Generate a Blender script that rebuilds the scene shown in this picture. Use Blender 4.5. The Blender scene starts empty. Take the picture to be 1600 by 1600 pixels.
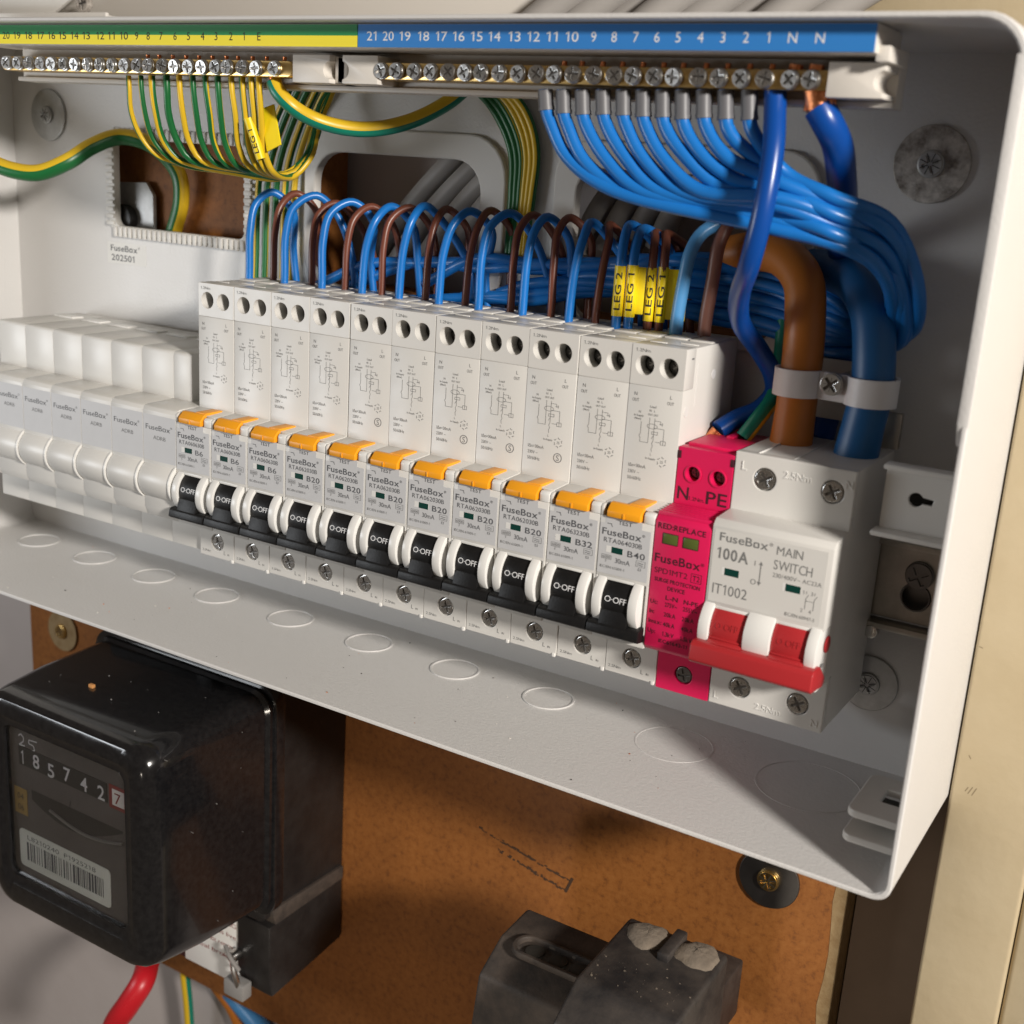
import bpy, bmesh, math, random
import numpy as np
from mathutils import Vector, Matrix

random.seed(7)
SC = bpy.context.scene
COL = SC.collection
MM = 0.001

# ------------------------------------------------------------------ camera
CAM_C = np.array([87.728, -334.023, 49.233])
CAM_R = np.array([[0.8494830265, 0.5240595649, 0.0611568482],
                  [0.1932686141, -0.2012176608, -0.9602909433],
                  [-0.4909438160, 0.8275705562, -0.2722152533]])
CAM_F = 1920.13          # focal length in pixels of the 1600 px photograph
cam = bpy.data.cameras.new('camera')
cam.sensor_width = 36.0
cam.lens = 36.0 * CAM_F / 1600.0
cam.clip_start, cam.clip_end = 0.01, 50.0
cam.dof.use_dof = True
cam.dof.focus_distance = 0.425
cam.dof.aperture_fstop = 16.0
cam_o = bpy.data.objects.new('camera', cam)
COL.objects.link(cam_o)
_m = Matrix(((CAM_R[0][0], -CAM_R[1][0], -CAM_R[2][0]),
             (CAM_R[0][1], -CAM_R[1][1], -CAM_R[2][1]),
             (CAM_R[0][2], -CAM_R[1][2], -CAM_R[2][2]))).to_4x4()
_m.translation = Vector(CAM_C * MM)
cam_o.matrix_world = _m
SC.camera = cam_o

# ------------------------------------------------------------------ light
world = bpy.data.worlds.new('World')
SC.world = world
world.use_nodes = True
bgn = world.node_tree.nodes['Background']
bgn.inputs[0].default_value = (1.0, 0.78, 0.58, 1)
bgn.inputs[1].default_value = 0.085


def lamp(name, loc, target, size, power, color, shape='DISK', size_y=None):
    l = bpy.data.lights.new(name, 'AREA')
    l.shape = shape
    l.size = size
    if size_y:
        l.size_y = size_y
    l.energy = power
    l.color = color
    o = bpy.data.objects.new(name, l)
    COL.objects.link(o)
    o.location = loc
    d = Vector(target) - Vector(loc)
    o.rotation_euler = d.to_track_quat('-Z', 'Y').to_euler()
    return o


lamp('side_lamp', (0.89, -0.54, 0.36), (-0.10, 0.0, -0.06), 0.13, 18.0, (1.0, 0.94, 0.87))
lamp('window_light', (-0.60, -0.36, -0.05), (-0.30, 0.02, -0.05), 0.22, 0.95, (0.92, 0.96, 1.0), 'RECTANGLE', 0.13)
_sp = bpy.data.lights.new('board_fill_spot', 'SPOT')  # unseen fill spot, added to brighten the board below the box
_sp.energy, _sp.color, _sp.spot_size, _sp.spot_blend, _sp.shadow_soft_size = 6.2, (1.0, 0.89, 0.76), math.radians(27), 0.6, 0.05
_so = bpy.data.objects.new('board_fill_spot', _sp)
COL.objects.link(_so)
_so.location = (0.0, -0.78, -0.34)
_so.rotation_euler = (Vector((-0.11, 0.06, -0.285)) - Vector(_so.location)).to_track_quat('-Z', 'Y').to_euler()

vs = SC.view_settings
vs.view_transform = 'Standard'
vs.look = 'None'
vs.exposure = 0.12
vs.gamma = 1.0
vs.use_curve_mapping = False
SC.render.engine = 'CYCLES'
SC.cycles.max_bounces = 8
SC.cycles.use_denoising = True


# ------------------------------------------------------------------ helpers
def at(u, v, **k):
    """millimetre point seen at photo pixel (u, v) on the plane x=, y= or z= given"""
    d = CAM_R.T @ np.array([(u - 800) / CAM_F, (v - 800) / CAM_F, 1.0])
    ax = list(k)[0]
    i = 'xyz'.index(ax)
    t = (k[ax] - CAM_C[i]) / d[i]
    return tuple(float(q) for q in (CAM_C + t * d))


def px(*pts):
    return [at(u, v, y=y) for (u, v, y) in pts]


MATS = {}


def mat(name, color, rough=0.4, metal=0.0, spec=0.5, bump=0.0, bscale=900.0, mottle=0.0, mscale=60.0,
        mcolor=None, coat=0.0, trans=0.0, emit=None, rvar=0.0, sss=0.0):
    m = bpy.data.materials.new(name)
    m.use_nodes = True
    nt = m.node_tree
    b = nt.nodes['Principled BSDF']
    b.inputs['Base Color'].default_value = (*color, 1)
    b.inputs['Roughness'].default_value = rough
    b.inputs['Metallic'].default_value = metal
    b.inputs['Specular IOR Level'].default_value = spec
    b.inputs['Coat Weight'].default_value = coat
    b.inputs['Transmission Weight'].default_value = trans
    if sss:
        b.inputs['Subsurface Weight'].default_value = sss
        b.inputs['Subsurface Radius'].default_value = (0.002, 0.002, 0.002)
        b.inputs['Subsurface Scale'].default_value = 1.0
    tc = nt.nodes.new('ShaderNodeTexCoord')
    if mottle > 0:
        n = nt.nodes.new('ShaderNodeTexNoise')
        n.inputs['Scale'].default_value = mscale
        n.inputs['Detail'].default_value = 6
        n.inputs['Roughness'].default_value = 0.65
        nt.links.new(tc.outputs['Object'], n.inputs['Vector'])
        r = nt.nodes.new('ShaderNodeValToRGB')
        r.color_ramp.elements[0].position = 0.35
        r.color_ramp.elements[1].position = 0.68
        mix = nt.nodes.new('ShaderNodeMix')
        mix.data_type = 'RGBA'
        nt.links.new(n.outputs['Fac'], r.inputs['Fac'])
        mul = nt.nodes.new('ShaderNodeMath')
        mul.operation = 'MULTIPLY'
        mul.inputs[1].default_value = mottle
        nt.links.new(r.outputs['Color'], mul.inputs[0])
        nt.links.new(mul.outputs[0], mix.inputs['Factor'])
        mix.inputs['A'].default_value = (*color, 1)
        mc = mcolor or tuple(c * 0.6 for c in color)
        mix.inputs['B'].default_value = (*mc, 1)
        nt.links.new(mix.outputs['Result'], b.inputs['Base Color'])
    if rvar > 0:
        n3 = nt.nodes.new('ShaderNodeTexNoise')
        n3.inputs['Scale'].default_value = 120
        n3.inputs['Detail'].default_value = 5
        nt.links.new(tc.outputs['Object'], n3.inputs['Vector'])
        mr = nt.nodes.new('ShaderNodeMapRange')
        mr.inputs['To Min'].default_value = max(0.02, rough - rvar)
        mr.inputs['To Max'].default_value = min(1.0, rough + rvar)
        nt.links.new(n3.outputs['Fac'], mr.inputs['Value'])
        nt.links.new(mr.outputs['Result'], b.inputs['Roughness'])
    if bump > 0:
        n2 = nt.nodes.new('ShaderNodeTexNoise')
        n2.inputs['Scale'].default_value = bscale
        n2.inputs['Detail'].default_value = 4
        nt.links.new(tc.outputs['Object'], n2.inputs['Vector'])
        bp = nt.nodes.new('ShaderNodeBump')
        bp.inputs['Strength'].default_value = bump
        bp.inputs['Distance'].default_value = 0.0004
        nt.links.new(n2.outputs['Fac'], bp.inputs['Height'])
        nt.links.new(bp.outputs['Normal'], b.inputs['Normal'])
    MATS[name] = m
    return m


mat('device_plastic', (0.66, 0.645, 0.61), 0.36, bump=0.05, bscale=1500, rvar=0.08, mottle=0.10, mscale=45,
    mcolor=(0.60, 0.57, 0.52))
mat('cheek_plastic', (0.76, 0.75, 0.72), 0.3)
mat('label_grey', (0.57, 0.57, 0.575), 0.5, mottle=0.12, mscale=80)
mat('print_grey', (0.085, 0.088, 0.095), 0.6)
mat('print_soft', (0.17, 0.17, 0.17), 0.6)
mat('print_main', (0.19, 0.19, 0.185), 0.6)
mat('print_black', (0.015, 0.012, 0.012), 0.6)
mat('print_white', (0.75, 0.75, 0.75), 0.5)
mat('print_spd', (0.05, 0.004, 0.012), 0.6)
mat('black_plastic', (0.006, 0.006, 0.0065), 0.45, spec=0.3, bump=0.15, bscale=1200, rvar=0.1, mottle=0.3, mscale=900,
    mcolor=(0.016, 0.014, 0.012))
mat('orange_plastic', (0.88, 0.36, 0.012), 0.38, bump=0.06)
mat('pink_plastic', (0.66, 0.008, 0.085), 0.42, bump=0.08, bscale=1300, rvar=0.08)
mat('red_plastic', (0.40, 0.022, 0.026), 0.38, bump=0.06)
mat('green_window', (0.004, 0.045, 0.035), 0.2)
mat('olive_window', (0.09, 0.12, 0.025), 0.25)
mat('hole_dark', (0.035, 0.033, 0.028), 0.6)
mat('steel', (0.74, 0.73, 0.71), 0.26, metal=1.0, rvar=0.12, mottle=0.5, mscale=400, mcolor=(0.36, 0.35, 0.33))
mat('chrome', (0.62, 0.62, 0.61), 0.30, metal=1.0, rvar=0.08)
mat('dark_steel', (0.20, 0.19, 0.18), 0.4, metal=1.0, rvar=0.1)
mat('screw_black', (0.05, 0.048, 0.045), 0.5, metal=0.8)
mat('rail_steel', (0.52, 0.49, 0.44), 0.38, metal=1.0, rvar=0.1, mottle=0.4, mscale=120, mcolor=(0.24, 0.22, 0.19))
mat('zinc_dirty', (0.62, 0.58, 0.53), 0.55, metal=0.2, mottle=0.9, mscale=230, mcolor=(0.11, 0.085, 0.065), bump=0.2)
mat('zinc_clean', (0.50, 0.50, 0.49), 0.5, metal=0.7, mottle=0.5, mscale=150, mcolor=(0.25, 0.24, 0.23))
mat('brass', (0.72, 0.50, 0.20), 0.3, metal=1.0, rvar=0.1)
mat('copper', (0.80, 0.30, 0.13), 0.32, metal=1.0, bump=0.5, bscale=1500)
mat('enclosure_paint', (0.66, 0.65, 0.635), 0.38, bump=0.3, bscale=900, rvar=0.06, mottle=0.10, mscale=14,
    mcolor=(0.58, 0.55, 0.51))
mat('trim_plastic', (0.68, 0.66, 0.62), 0.45, bump=0.05)
mat('carrier_plastic', (0.70, 0.66, 0.60), 0.4, bump=0.05)
mat('strip_green', (0.014, 0.24, 0.07), 0.4)
mat('strip_yellow', (0.92, 0.78, 0.04), 0.4)
mat('strip_blue', (0.032, 0.205, 0.56), 0.4)
mat('blue_pvc', (0.010, 0.165, 0.53), 0.33, bump=0.05, bscale=500, mottle=0.15, mscale=150, mcolor=(0.012, 0.13, 0.42))
mat('pale_blue_pvc', (0.09, 0.31, 0.62), 0.35)
mat('tail_blue_pvc', (0.008, 0.105, 0.29), 0.42, bump=0.05, mottle=0.2, mscale=90)
mat('dark_blue_pvc', (0.003, 0.060, 0.30), 0.3)
mat('brown_pvc', (0.17, 0.052, 0.030), 0.36, bump=0.05)
mat('pale_brown_pvc', (0.26, 0.115, 0.085), 0.38)
mat('tail_brown_pvc', (0.52, 0.165, 0.020), 0.42, bump=0.05, mottle=0.2, mscale=90)
mat('earth_yellow', (0.70, 0.46, 0.02), 0.36)
mat('earth_green', (0.010, 0.135, 0.035), 0.36)
mat('earth_teal', (0.004, 0.20, 0.13), 0.33)
mat('ferrule_grey', (0.13, 0.13, 0.14), 0.45, bump=0.04)
mat('marker_yellow', (0.88, 0.66, 0.008), 0.4)
mat('nylon', (0.78, 0.76, 0.75), 0.4, trans=0.0, sss=0.3)
mat('grey_pvc', (0.38, 0.36, 0.34), 0.5, mottle=0.2, mscale=60)
mat('red_pvc', (0.52, 0.012, 0.02), 0.38)
mat('bakelite', (0.006, 0.006, 0.007), 0.16, coat=0.3, rvar=0.10, mottle=0.30, mscale=420, mcolor=(0.03, 0.029, 0.029))
mat('bakelite_matt', (0.010, 0.009, 0.009), 0.42, rvar=0.12, mottle=0.4, mscale=110, mcolor=(0.03, 0.027, 0.025), bump=0.1)
mat('dust', (0.22, 0.21, 0.20), 0.9)
mat('dust_orange', (0.55, 0.25, 0.08), 0.9)
mat('dial', (0.10, 0.088, 0.08), 0.5, mottle=0.5, mscale=70, mcolor=(0.055, 0.047, 0.043))
mat('dial_dark', (0.018, 0.016, 0.015), 0.5)
mat('disc_metal', (0.30, 0.29, 0.28), 0.35, metal=0.8)
mat('digit_white', (0.62, 0.62, 0.64), 0.5)
mat('red_frame', (0.22, 0.02, 0.015), 0.5)
mat('sticker_white', (0.62, 0.63, 0.58), 0.5)
mat('sticker_gold', (0.30, 0.19, 0.05), 0.5)
mat('label_paper', (0.72, 0.71, 0.68), 0.55)
mat('carrier_dusty', (0.016, 0.015, 0.016), 0.5, mottle=0.55, mscale=75, mcolor=(0.10, 0.083, 0.07), bump=0.25, bscale=900)
mat('carrier_dark', (0.03, 0.025, 0.022), 0.6, mottle=0.55, mscale=90, mcolor=(0.12, 0.09, 0.07), bump=0.25, bscale=900)
mat('sand_dust', (0.21, 0.17, 0.13), 0.95, mottle=0.6, mscale=300, mcolor=(0.11, 0.09, 0.07), bump=1.0, bscale=500)
mat('worn_edge', (0.34, 0.24, 0.12), 0.8, mottle=0.8, mscale=200, mcolor=(0.22, 0.13, 0.05), bump=0.6, bscale=300)
mat('wall_paint', (0.52, 0.47, 0.45), 0.75, mottle=0.35, mscale=9, mcolor=(0.36, 0.31, 0.28), bump=0.2, bscale=200)
mat('post_paint', (0.53, 0.44, 0.29), 0.5, mottle=0.55, mscale=30, mcolor=(0.44, 0.35, 0.21), bump=0.5, bscale=160)
mat('post_scuff', (0.27, 0.21, 0.13), 0.7)
mat('wall_shade_brown', (0.15, 0.10, 0.065), 0.7, mottle=0.5, mscale=25, mcolor=(0.10, 0.065, 0.04))
mat('pencil', (0.06, 0.03, 0.015), 0.8)
g = mat('window_glass', (0.9, 0.9, 0.9), 0.03, trans=1.0)


def board_material():
    m = mat('hardboard', (0.27, 0.098, 0.018), 0.62)
    nt = m.node_tree
    b = nt.nodes['Principled BSDF']
    tc = [n for n in nt.nodes if n.type == 'TEX_COORD'][0]
    n1 = nt.nodes.new('ShaderNodeTexNoise')
    n1.inputs['Scale'].default_value = 320
    n1.inputs['Detail'].default_value = 8
    n1.inputs['Roughness'].default_value = 0.7
    n2 = nt.nodes.new('ShaderNodeTexNoise')
    n2.inputs['Scale'].default_value = 18
    n2.inputs['Detail'].default_value = 5
    for n in (n1, n2):
        nt.links.new(tc.outputs['Object'], n.inputs['Vector'])
    r = nt.nodes.new('ShaderNodeValToRGB')
    e = r.color_ramp.elements
    e[0].position, e[0].color = 0.30, (0.14, 0.048, 0.010, 1)
    e[1].position, e[1].color = 0.75, (0.33, 0.132, 0.030, 1)
    k = r.color_ramp.elements.new(0.47)
    k.color = (0.26, 0.092, 0.016, 1)
    nt.links.new(n1.outputs['Fac'], r.inputs['Fac'])
    r2 = nt.nodes.new('ShaderNodeValToRGB')
    r2.color_ramp.elements[0].position, r2.color_ramp.elements[0].color = 0.3, (0.72, 0.68, 0.66, 1)
    r2.color_ramp.elements[1].position, r2.color_ramp.elements[1].color = 0.7, (1.08, 1.06, 1.05, 1)
    nt.links.new(n2.outputs['Fac'], r2.inputs['Fac'])
    mx = nt.nodes.new('ShaderNodeMix')
    mx.data_type = 'RGBA'
    mx.blend_type = 'MULTIPLY'
    mx.inputs['Factor'].default_value = 1
    nt.links.new(r.outputs['Color'], mx.inputs['A'])
    nt.links.new(r2.outputs['Color'], mx.inputs['B'])
    nt.links.new(mx.outputs['Result'], b.inputs['Base Color'])
    bp = nt.nodes.new('ShaderNodeBump')
    bp.inputs['Strength'].default_value = 0.25
    bp.inputs['Distance'].default_value = 0.0004
    nt.links.new(n1.outputs['Fac'], bp.inputs['Height'])
    nt.links.new(bp.outputs['Normal'], b.inputs['Normal'])


board_material()


def curve_mesh(make):
    """evaluate a temporary 2D curve / text datablock to a mesh; returns (verts, faces)"""
    cu = make()
    o = bpy.data.objects.new('tmp', cu)
    COL.objects.link(o)
    dg = bpy.context.evaluated_depsgraph_get()
    me = bpy.data.meshes.new_from_object(o.evaluated_get(dg))
    vs_ = [tuple(v.co) for v in me.vertices]
    fs = [tuple(p.vertices) for p in me.polygons]
    bpy.data.objects.remove(o)
    bpy.data.meshes.remove(me)
    if isinstance(cu, bpy.types.TextCurve) or cu.__class__.__name__ in ('TextCurve', 'Curve'):
        bpy.data.curves.remove(cu)
    return vs_, fs


TEXT_CACHE, GLYPHS = {}, {}


def raw_text(s, bold, ext):
    def mk():
        c = bpy.data.curves.new('t', 'FONT')
        c.body = s
        c.size = 1.0
        c.resolution_u = 3
        c.offset = bold
        c.extrude = ext
        return c
    v, f = curve_mesh(mk)
    xs = [a[0] for a in v] or [0]
    return v, f, min(xs), max(xs)


def glyph(ch, bold, ext):
    key = (ch, bold, ext)
    if key not in GLYPHS:
        if ch == ' ':
            GLYPHS[key] = ([], [], 0.0, 0.27)
        elif ch in '1o':
            t = 0.085 + 2 * bold
            if ch == '1':
                lp = [[(0.16, 0), (0.16 + t, 0), (0.16 + t, 0.70), (0.16 + t * .2, 0.70), (0.02, 0.58), (0.02, 0.50), (0.16, 0.58)]]
                w = 0.16 + t + 0.10
            else:
                lp = [rrect(0.0, 0.42, -0.005, 0.47, 0.10, 4), rrect(t, 0.42 - t, t - 0.005, 0.47 - t, 0.04, 4)]
                w = 0.42

            def mk():
                c = bpy.data.curves.new('p', 'CURVE')
                c.dimensions = '2D'
                c.fill_mode = 'BOTH'
                c.extrude = ext
                for q in lp:
                    sp = c.splines.new('POLY')
                    sp.points.add(len(q) - 1)
                    for p, r in zip(sp.points, q):
                        p.co = (r[0], r[1], 0, 1)
                    sp.use_cyclic_u = True
                return c
            v, f = curve_mesh(mk)
            GLYPHS[key] = (v, f, 0.0, w)
        else:
            v, f, x0, x1 = raw_text(ch, bold, ext)
            GLYPHS[key] = ([(p[0] - x0, p[1], p[2]) for p in v], f, 0.0, x1 - x0)
    return GLYPHS[key]


def text_mesh(s, bold=0.0, ext=0.0):
    key = (s, bold, ext)
    if key not in TEXT_CACHE:
        V, F, x = [], [], 0.0
        for ch in s:
            v, f, a, w = glyph(ch, bold, ext)
            k = len(V)
            V += [(p[0] + x, p[1], p[2]) for p in v]
            F += [tuple(i + k for i in q) for q in f]
            x += w + (0.075 if ch != ' ' else 0)
        TEXT_CACHE[key] = (V, F, 0.0, max(0.01, x - 0.075))
    return TEXT_CACHE[key]


def circle(cx, cy, r, n=28, a0=0.0, a1=2 * math.pi, closed=True):
    m = n if closed else n + 1
    return [(cx + r * math.cos(a0 + (a1 - a0) * i / n), cy + r * math.sin(a0 + (a1 - a0) * i / n)) for i in range(m)]


def rrect(x0, x1, z0, z1, r, n=6):
    pts = []
    for cx, cy, a in ((x1 - r, z1 - r, 0), (x0 + r, z1 - r, 90), (x0 + r, z0 + r, 180), (x1 - r, z0 + r, 270)):
        for i in range(n + 1):
            t = math.radians(a + 90.0 * i / n)
            pts.append((cx + r * math.cos(t), cy + r * math.sin(t)))
    return pts


class MB:
    """collects geometry in millimetres and links it as ONE mesh object"""

    def __init__(self, *mats):
        self.bm = bmesh.new()
        self.mats = list(mats)

    def mi(self, name):
        if name not in self.mats:
            self.mats.append(name)
        return self.mats.index(name)

    def add(self, verts, faces, m, fmats=None):
        bv = [self.bm.verts.new(v) for v in verts]
        k = self.mi(m) if isinstance(m, str) else m
        for i, f in enumerate(faces):
            if len(set(f)) < 3:
                continue
            try:
                nf = self.bm.faces.new([bv[j] for j in f])
                nf.material_index = fmats[i] if fmats else k
                nf.smooth = True
            except ValueError:
                pass

    def take(self, t, m):
        t.verts.index_update()
        vs_ = [tuple(v.co) for v in t.verts]
        fs = [tuple(v.index for v in f.verts) for f in t.faces]
        t.free()
        self.add(vs_, fs, m)

    def prism(self, poly, ax, a0, a1, m, bevel=0.3, seg=2, angle=25, taper=None):
        """poly in the other two axes (order x,y,z without ax), extruded along ax"""
        t = bmesh.new()

        def p3(p, a):
            if ax == 'x':
                return (a, p[0], p[1])
            if ax == 'y':
                return (p[0], a, p[1])
            return (p[0], p[1], a)
        A = [t.verts.new(p3(p, a0)) for p in poly]
        q = poly if taper is None else taper
        B = [t.verts.new(p3(p, a1)) for p in q]
        n = len(poly)
        t.faces.new(A)
        t.faces.new(list(reversed(B)))
        for i in range(n):
            j = (i + 1) % n
            t.faces.new([A[j], A[i], B[i], B[j]])
        bmesh.ops.recalc_face_normals(t, faces=t.faces)
        if bevel > 0:
            es = [e for e in t.edges if len(e.link_faces) == 2 and e.calc_face_angle(0) > math.radians(angle)]
            bmesh.ops.bevel(t, geom=es, offset=bevel, segments=seg, profile=0.5, affect='EDGES', clamp_overlap=True)
        self.take(t, m)
        return self

    def box(self, x0, x1, y0, y1, z0, z1, m, bevel=0.3, seg=2):
        return self.prism([(y0, z0), (y1, z0), (y1, z1), (y0, z1)], 'x', x0, x1, m, bevel, seg)

    def plate(self, loops, ax, a0, a1, m, bevel=0.0):
        """flat plate with holes: loops[0] outline, the rest holes"""
        def mk():
            c = bpy.data.curves.new('p', 'CURVE')
            c.dimensions = '2D'
            c.fill_mode = 'BOTH'
            c.extrude = abs(a1 - a0) / 2 - bevel
            c.bevel_depth = bevel
            c.bevel_resolution = 1
            c.offset = -bevel
            for lp in loops:
                s = c.splines.new('POLY')
                s.points.add(len(lp) - 1)
                for p, q in zip(s.points, lp):
                    p.co = (q[0], q[1], 0, 1)
                s.use_cyclic_u = True
            return c
        v, f = curve_mesh(mk)
        mid = (a0 + a1) / 2
        if ax == 'y':
            v = [(a, mid + c, b) for a, b, c in v]
        elif ax == 'z':
            v = [(a, b, mid + c) for a, b, c in v]
        else:
            v = [(mid + c, a, b) for a, b, c in v]
        self.add(v, f, m)
        return self

    def cyl(self, c, ax, r, a0, a1, m, n=28, bevel=0.2, r1=None):
        return self.prism(circle(c[0], c[1], r, n), ax, a0, a1, m, bevel, 2, 40,
                          None if r1 is None else circle(c[0], c[1], r1, n))

    def text(self, s, x, z, h, m, y=0.0, w=None, align='l', bold=0.0, ext=0.0, fn=None, lift=0.05, cut=False):
        """printed text on a face whose normal is -y; h = cap height, w = fitted width"""
        v, f, x0, x1 = text_mesh(s, bold, ext)
        sy = h / 0.70
        sx = sy if w is None else w / max(1e-6, (x1 - x0))
        W = (x1 - x0) * sx
        ox = x - x0 * sx
        if align == 'c':
            ox -= W / 2
        elif align == 'r':
            ox -= W
        if cut:
            t = bmesh.new()
            bv = [t.verts.new(q) for q in v]
            for q in f:
                try:
                    t.faces.new([bv[i] for i in q])
                except ValueError:
                    pass
            for k in range(-2, 10):
                bmesh.ops.bisect_plane(t, geom=t.verts[:] + t.edges[:] + t.faces[:], plane_co=(0, k * 0.09, 0), plane_no=(0, 1, 0))
            t.verts.index_update()
            v = [tuple(q.co) for q in t.verts]
            f = [tuple(q.index for q in g_.verts) for g_ in t.faces]
            t.free()
        out = []
        for a, b, c in v:
            p = (ox + a * sx, z + b * sy, c * sy)
            if fn:
                out.append(fn(p))
            else:
                out.append((p[0], y - lift - p[2], p[1]))
        self.add(out, f, m)
        return self

    def line(self, x0, z0, x1, z1, w, m, y=0.0, lift=0.05):
        d = Vector((x1 - x0, z1 - z0))
        if d.length == 0:
            return self
        n = Vector((-d.y, d.x)).normalized() * w / 2
        pts = [(x0 + n.x, z0 + n.y), (x1 + n.x, z1 + n.y), (x1 - n.x, z1 - n.y), (x0 - n.x, z0 - n.y)]
        self.add([(a, y - lift, b) for a, b in pts], [(0, 1, 2, 3)], m)
        return self

    def lines(self, pts, w, m, y=0.0, lift=0.05):
        for a, b in zip(pts[:-1], pts[1:]):
            self.line(a[0], a[1], b[0], b[1], w, m, y, lift)
        return self

    def tube(self, pts, r, m, seg=14, step=1.5, caps=True, stripe=None, smooth=True, ang0=0.0, twist=0.0, radii=None):
        P = smooth_path(pts, step) if smooth else [Vector(p) for p in pts]
        n = len(P)
        T = [(P[min(i + 1, n - 1)] - P[max(i - 1, 0)]).normalized() for i in range(n)]
        up = Vector((0.31, -0.82, 0.47))
        N = (up - T[0] * up.dot(T[0])).normalized()
        vs_, fs, fm = [], [], []
        k0 = self.mi(m)
        k1 = self.mi(stripe) if stripe else k0
        for i in range(n):
            N = (N - T[i] * N.dot(T[i])).normalized()
            Bv = T[i].cross(N)
            rr = radii(i / (n - 1)) if radii else r
            for j in range(seg):
                a = 2 * math.pi * j / seg + ang0 + twist * i
                vs_.append(tuple(P[i] + (N * math.cos(a) + Bv * math.sin(a)) * rr))
        for i in range(n - 1):
            for j in range(seg):
                k = (j + 1) % seg
                fs.append((i * seg + j, i * seg + k, (i + 1) * seg + k, (i + 1) * seg + j))
                fm.append(k1 if (stripe and j < seg * 0.42) else k0)
        if caps:
            fs.append(tuple(reversed(range(seg))))
            fm.append(k0)
            fs.append(tuple((n - 1) * seg + j for j in range(seg)))
            fm.append(k0)
        self.add(vs_, fs, k0, fm)
        return self

    def build(self, name, parent=None, origin=(0, 0, 0), sharp=32):
        me = bpy.data.meshes.new(name)
        o3 = Vector(origin)
        for v in self.bm.verts:
            v.co = (v.co - o3) * MM
        bmesh.ops.recalc_face_normals(self.bm, faces=[f for f in self.bm.faces])
        self.bm.to_mesh(me)
        self.bm.free()
        for m in self.mats:
            me.materials.append(MATS[m])
        try:
            me.set_sharp_from_angle(angle=math.radians(sharp))
        except Exception:
            pass
        ob = bpy.data.objects.new(name, me)
        COL.objects.link(ob)
        if parent is not None:
            ob.parent = parent
            po = Vector(parent.get('_o', (0, 0, 0)))
            ob.location = (o3 - po) * MM
            ob['_o'] = tuple(origin)
        else:
            ob.location = o3 * MM
            ob['_o'] = tuple(origin)
        return ob


def smooth_path(pts, step):
    P = [Vector(p) for p in pts]
    if len(P) < 3:
        return P
    P2 = [P[0] * 2 - P[1]] + P + [P[-1] * 2 - P[-2]]
    out = []
    for i in range(1, len(P2) - 2):
        a, b, c, d = P2[i - 1], P2[i], P2[i + 1], P2[i + 2]
        n = max(2, int((c - b).length / step))
        t0 = 0.0
        t1 = t0 + max(1e-4, (b - a).length) ** 0.5
        t2 = t1 + max(1e-4, (c - b).length) ** 0.5
        t3 = t2 + max(1e-4, (d - c).length) ** 0.5
        for k in range(n):
            t = t1 + (t2 - t1) * k / n
            A1 = a * ((t1 - t) / (t1 - t0)) + b * ((t - t0) / (t1 - t0))
            A2 = b * ((t2 - t) / (t2 - t1)) + c * ((t - t1) / (t2 - t1))
            A3 = c * ((t3 - t) / (t3 - t2)) + d * ((t - t2) / (t3 - t2))
            B1 = A1 * ((t2 - t) / (t2 - t0)) + A2 * ((t - t0) / (t2 - t0))
            B2 = A2 * ((t3 - t) / (t3 - t1)) + A3 * ((t - t1) / (t3 - t1))
            out.append(B1 * ((t2 - t) / (t2 - t1)) + B2 * ((t - t1) / (t2 - t1)))
    out.append(P[-1])
    return out


def tag(o, label=None, cat=None, group=None, kind=None):
    if label:
        o['label'] = label
    if cat:
        o['category'] = cat
    if group:
        o['group'] = group
    if kind:
        o['kind'] = kind
    return o


def thing(name, origin, label, cat, group=None):
    o = bpy.data.objects.new(name, None)
    o.empty_display_size = 0.01
    COL.objects.link(o)
    o.location = Vector(origin) * MM
    o['_o'] = tuple(origin)
    return tag(o, label, cat, group)


def children(o):
    return [c for c in bpy.data.objects if c.parent == o]


def copy_tree(o, parent=None):
    c = o.copy()
    COL.objects.link(c)
    if parent is not None:
        c.parent = parent
    for ch in children(o):
        copy_tree(ch, c)
    return c


# ------------------------------------------------------------------ screw heads (shared)
def cross_loop(cx, cz, a, w, rot=0.0):
    """pozidriv-like cross outline"""
    pts = []
    for i in range(4):
        t = rot + i * math.pi / 2
        u = Vector((math.cos(t), math.sin(t)))
        v = Vector((-u.y, u.x))
        for q in (u * a - v * w, u * a + v * w, u * w + v * w):
            pts.append((cx + q.x, cz + q.y))
    return pts


def screw_head(name, r, c, parent, rot=0.3, metal='chrome', dome=0.5, thick=1.4):
    """raised pan-head screw facing -y, centre c on the surface"""
    b = MB()
    x, y, z = c
    b.cyl((x, z), 'y', r, y - thick * 0.45, y + 0.3, metal, 28, 0.15)
    b.plate([circle(x, z, r * 0.93, 28), cross_loop(x, z, r * 0.70, r * 0.13, rot)], 'y',
            y - thick, y - thick * 0.40, metal, 0.12)
    b.cyl((x, z), 'y', r * 0.74, y - thick * 0.62, y - thick * 0.3, 'dark_steel', 20, 0)
    for i in range(4):
        t = rot + math.pi / 4 + i * math.pi / 2
        b.line(x + r * 0.22 * math.cos(t), z + r * 0.22 * math.sin(t), x + r * 0.62 * math.cos(t), z + r * 0.62 * math.sin(t),
               r * 0.05, 'dark_steel', y - thick, 0.03)
    return b.build(name, parent, c)


# ================================================================== LARGE STRUCTURE
b = MB()
b.box(-900, 900, 86, 96, -700, 500, 'wall_paint', 0)
tag(b.build('wall', None, (0, 86, 0)), kind='structure')

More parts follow.
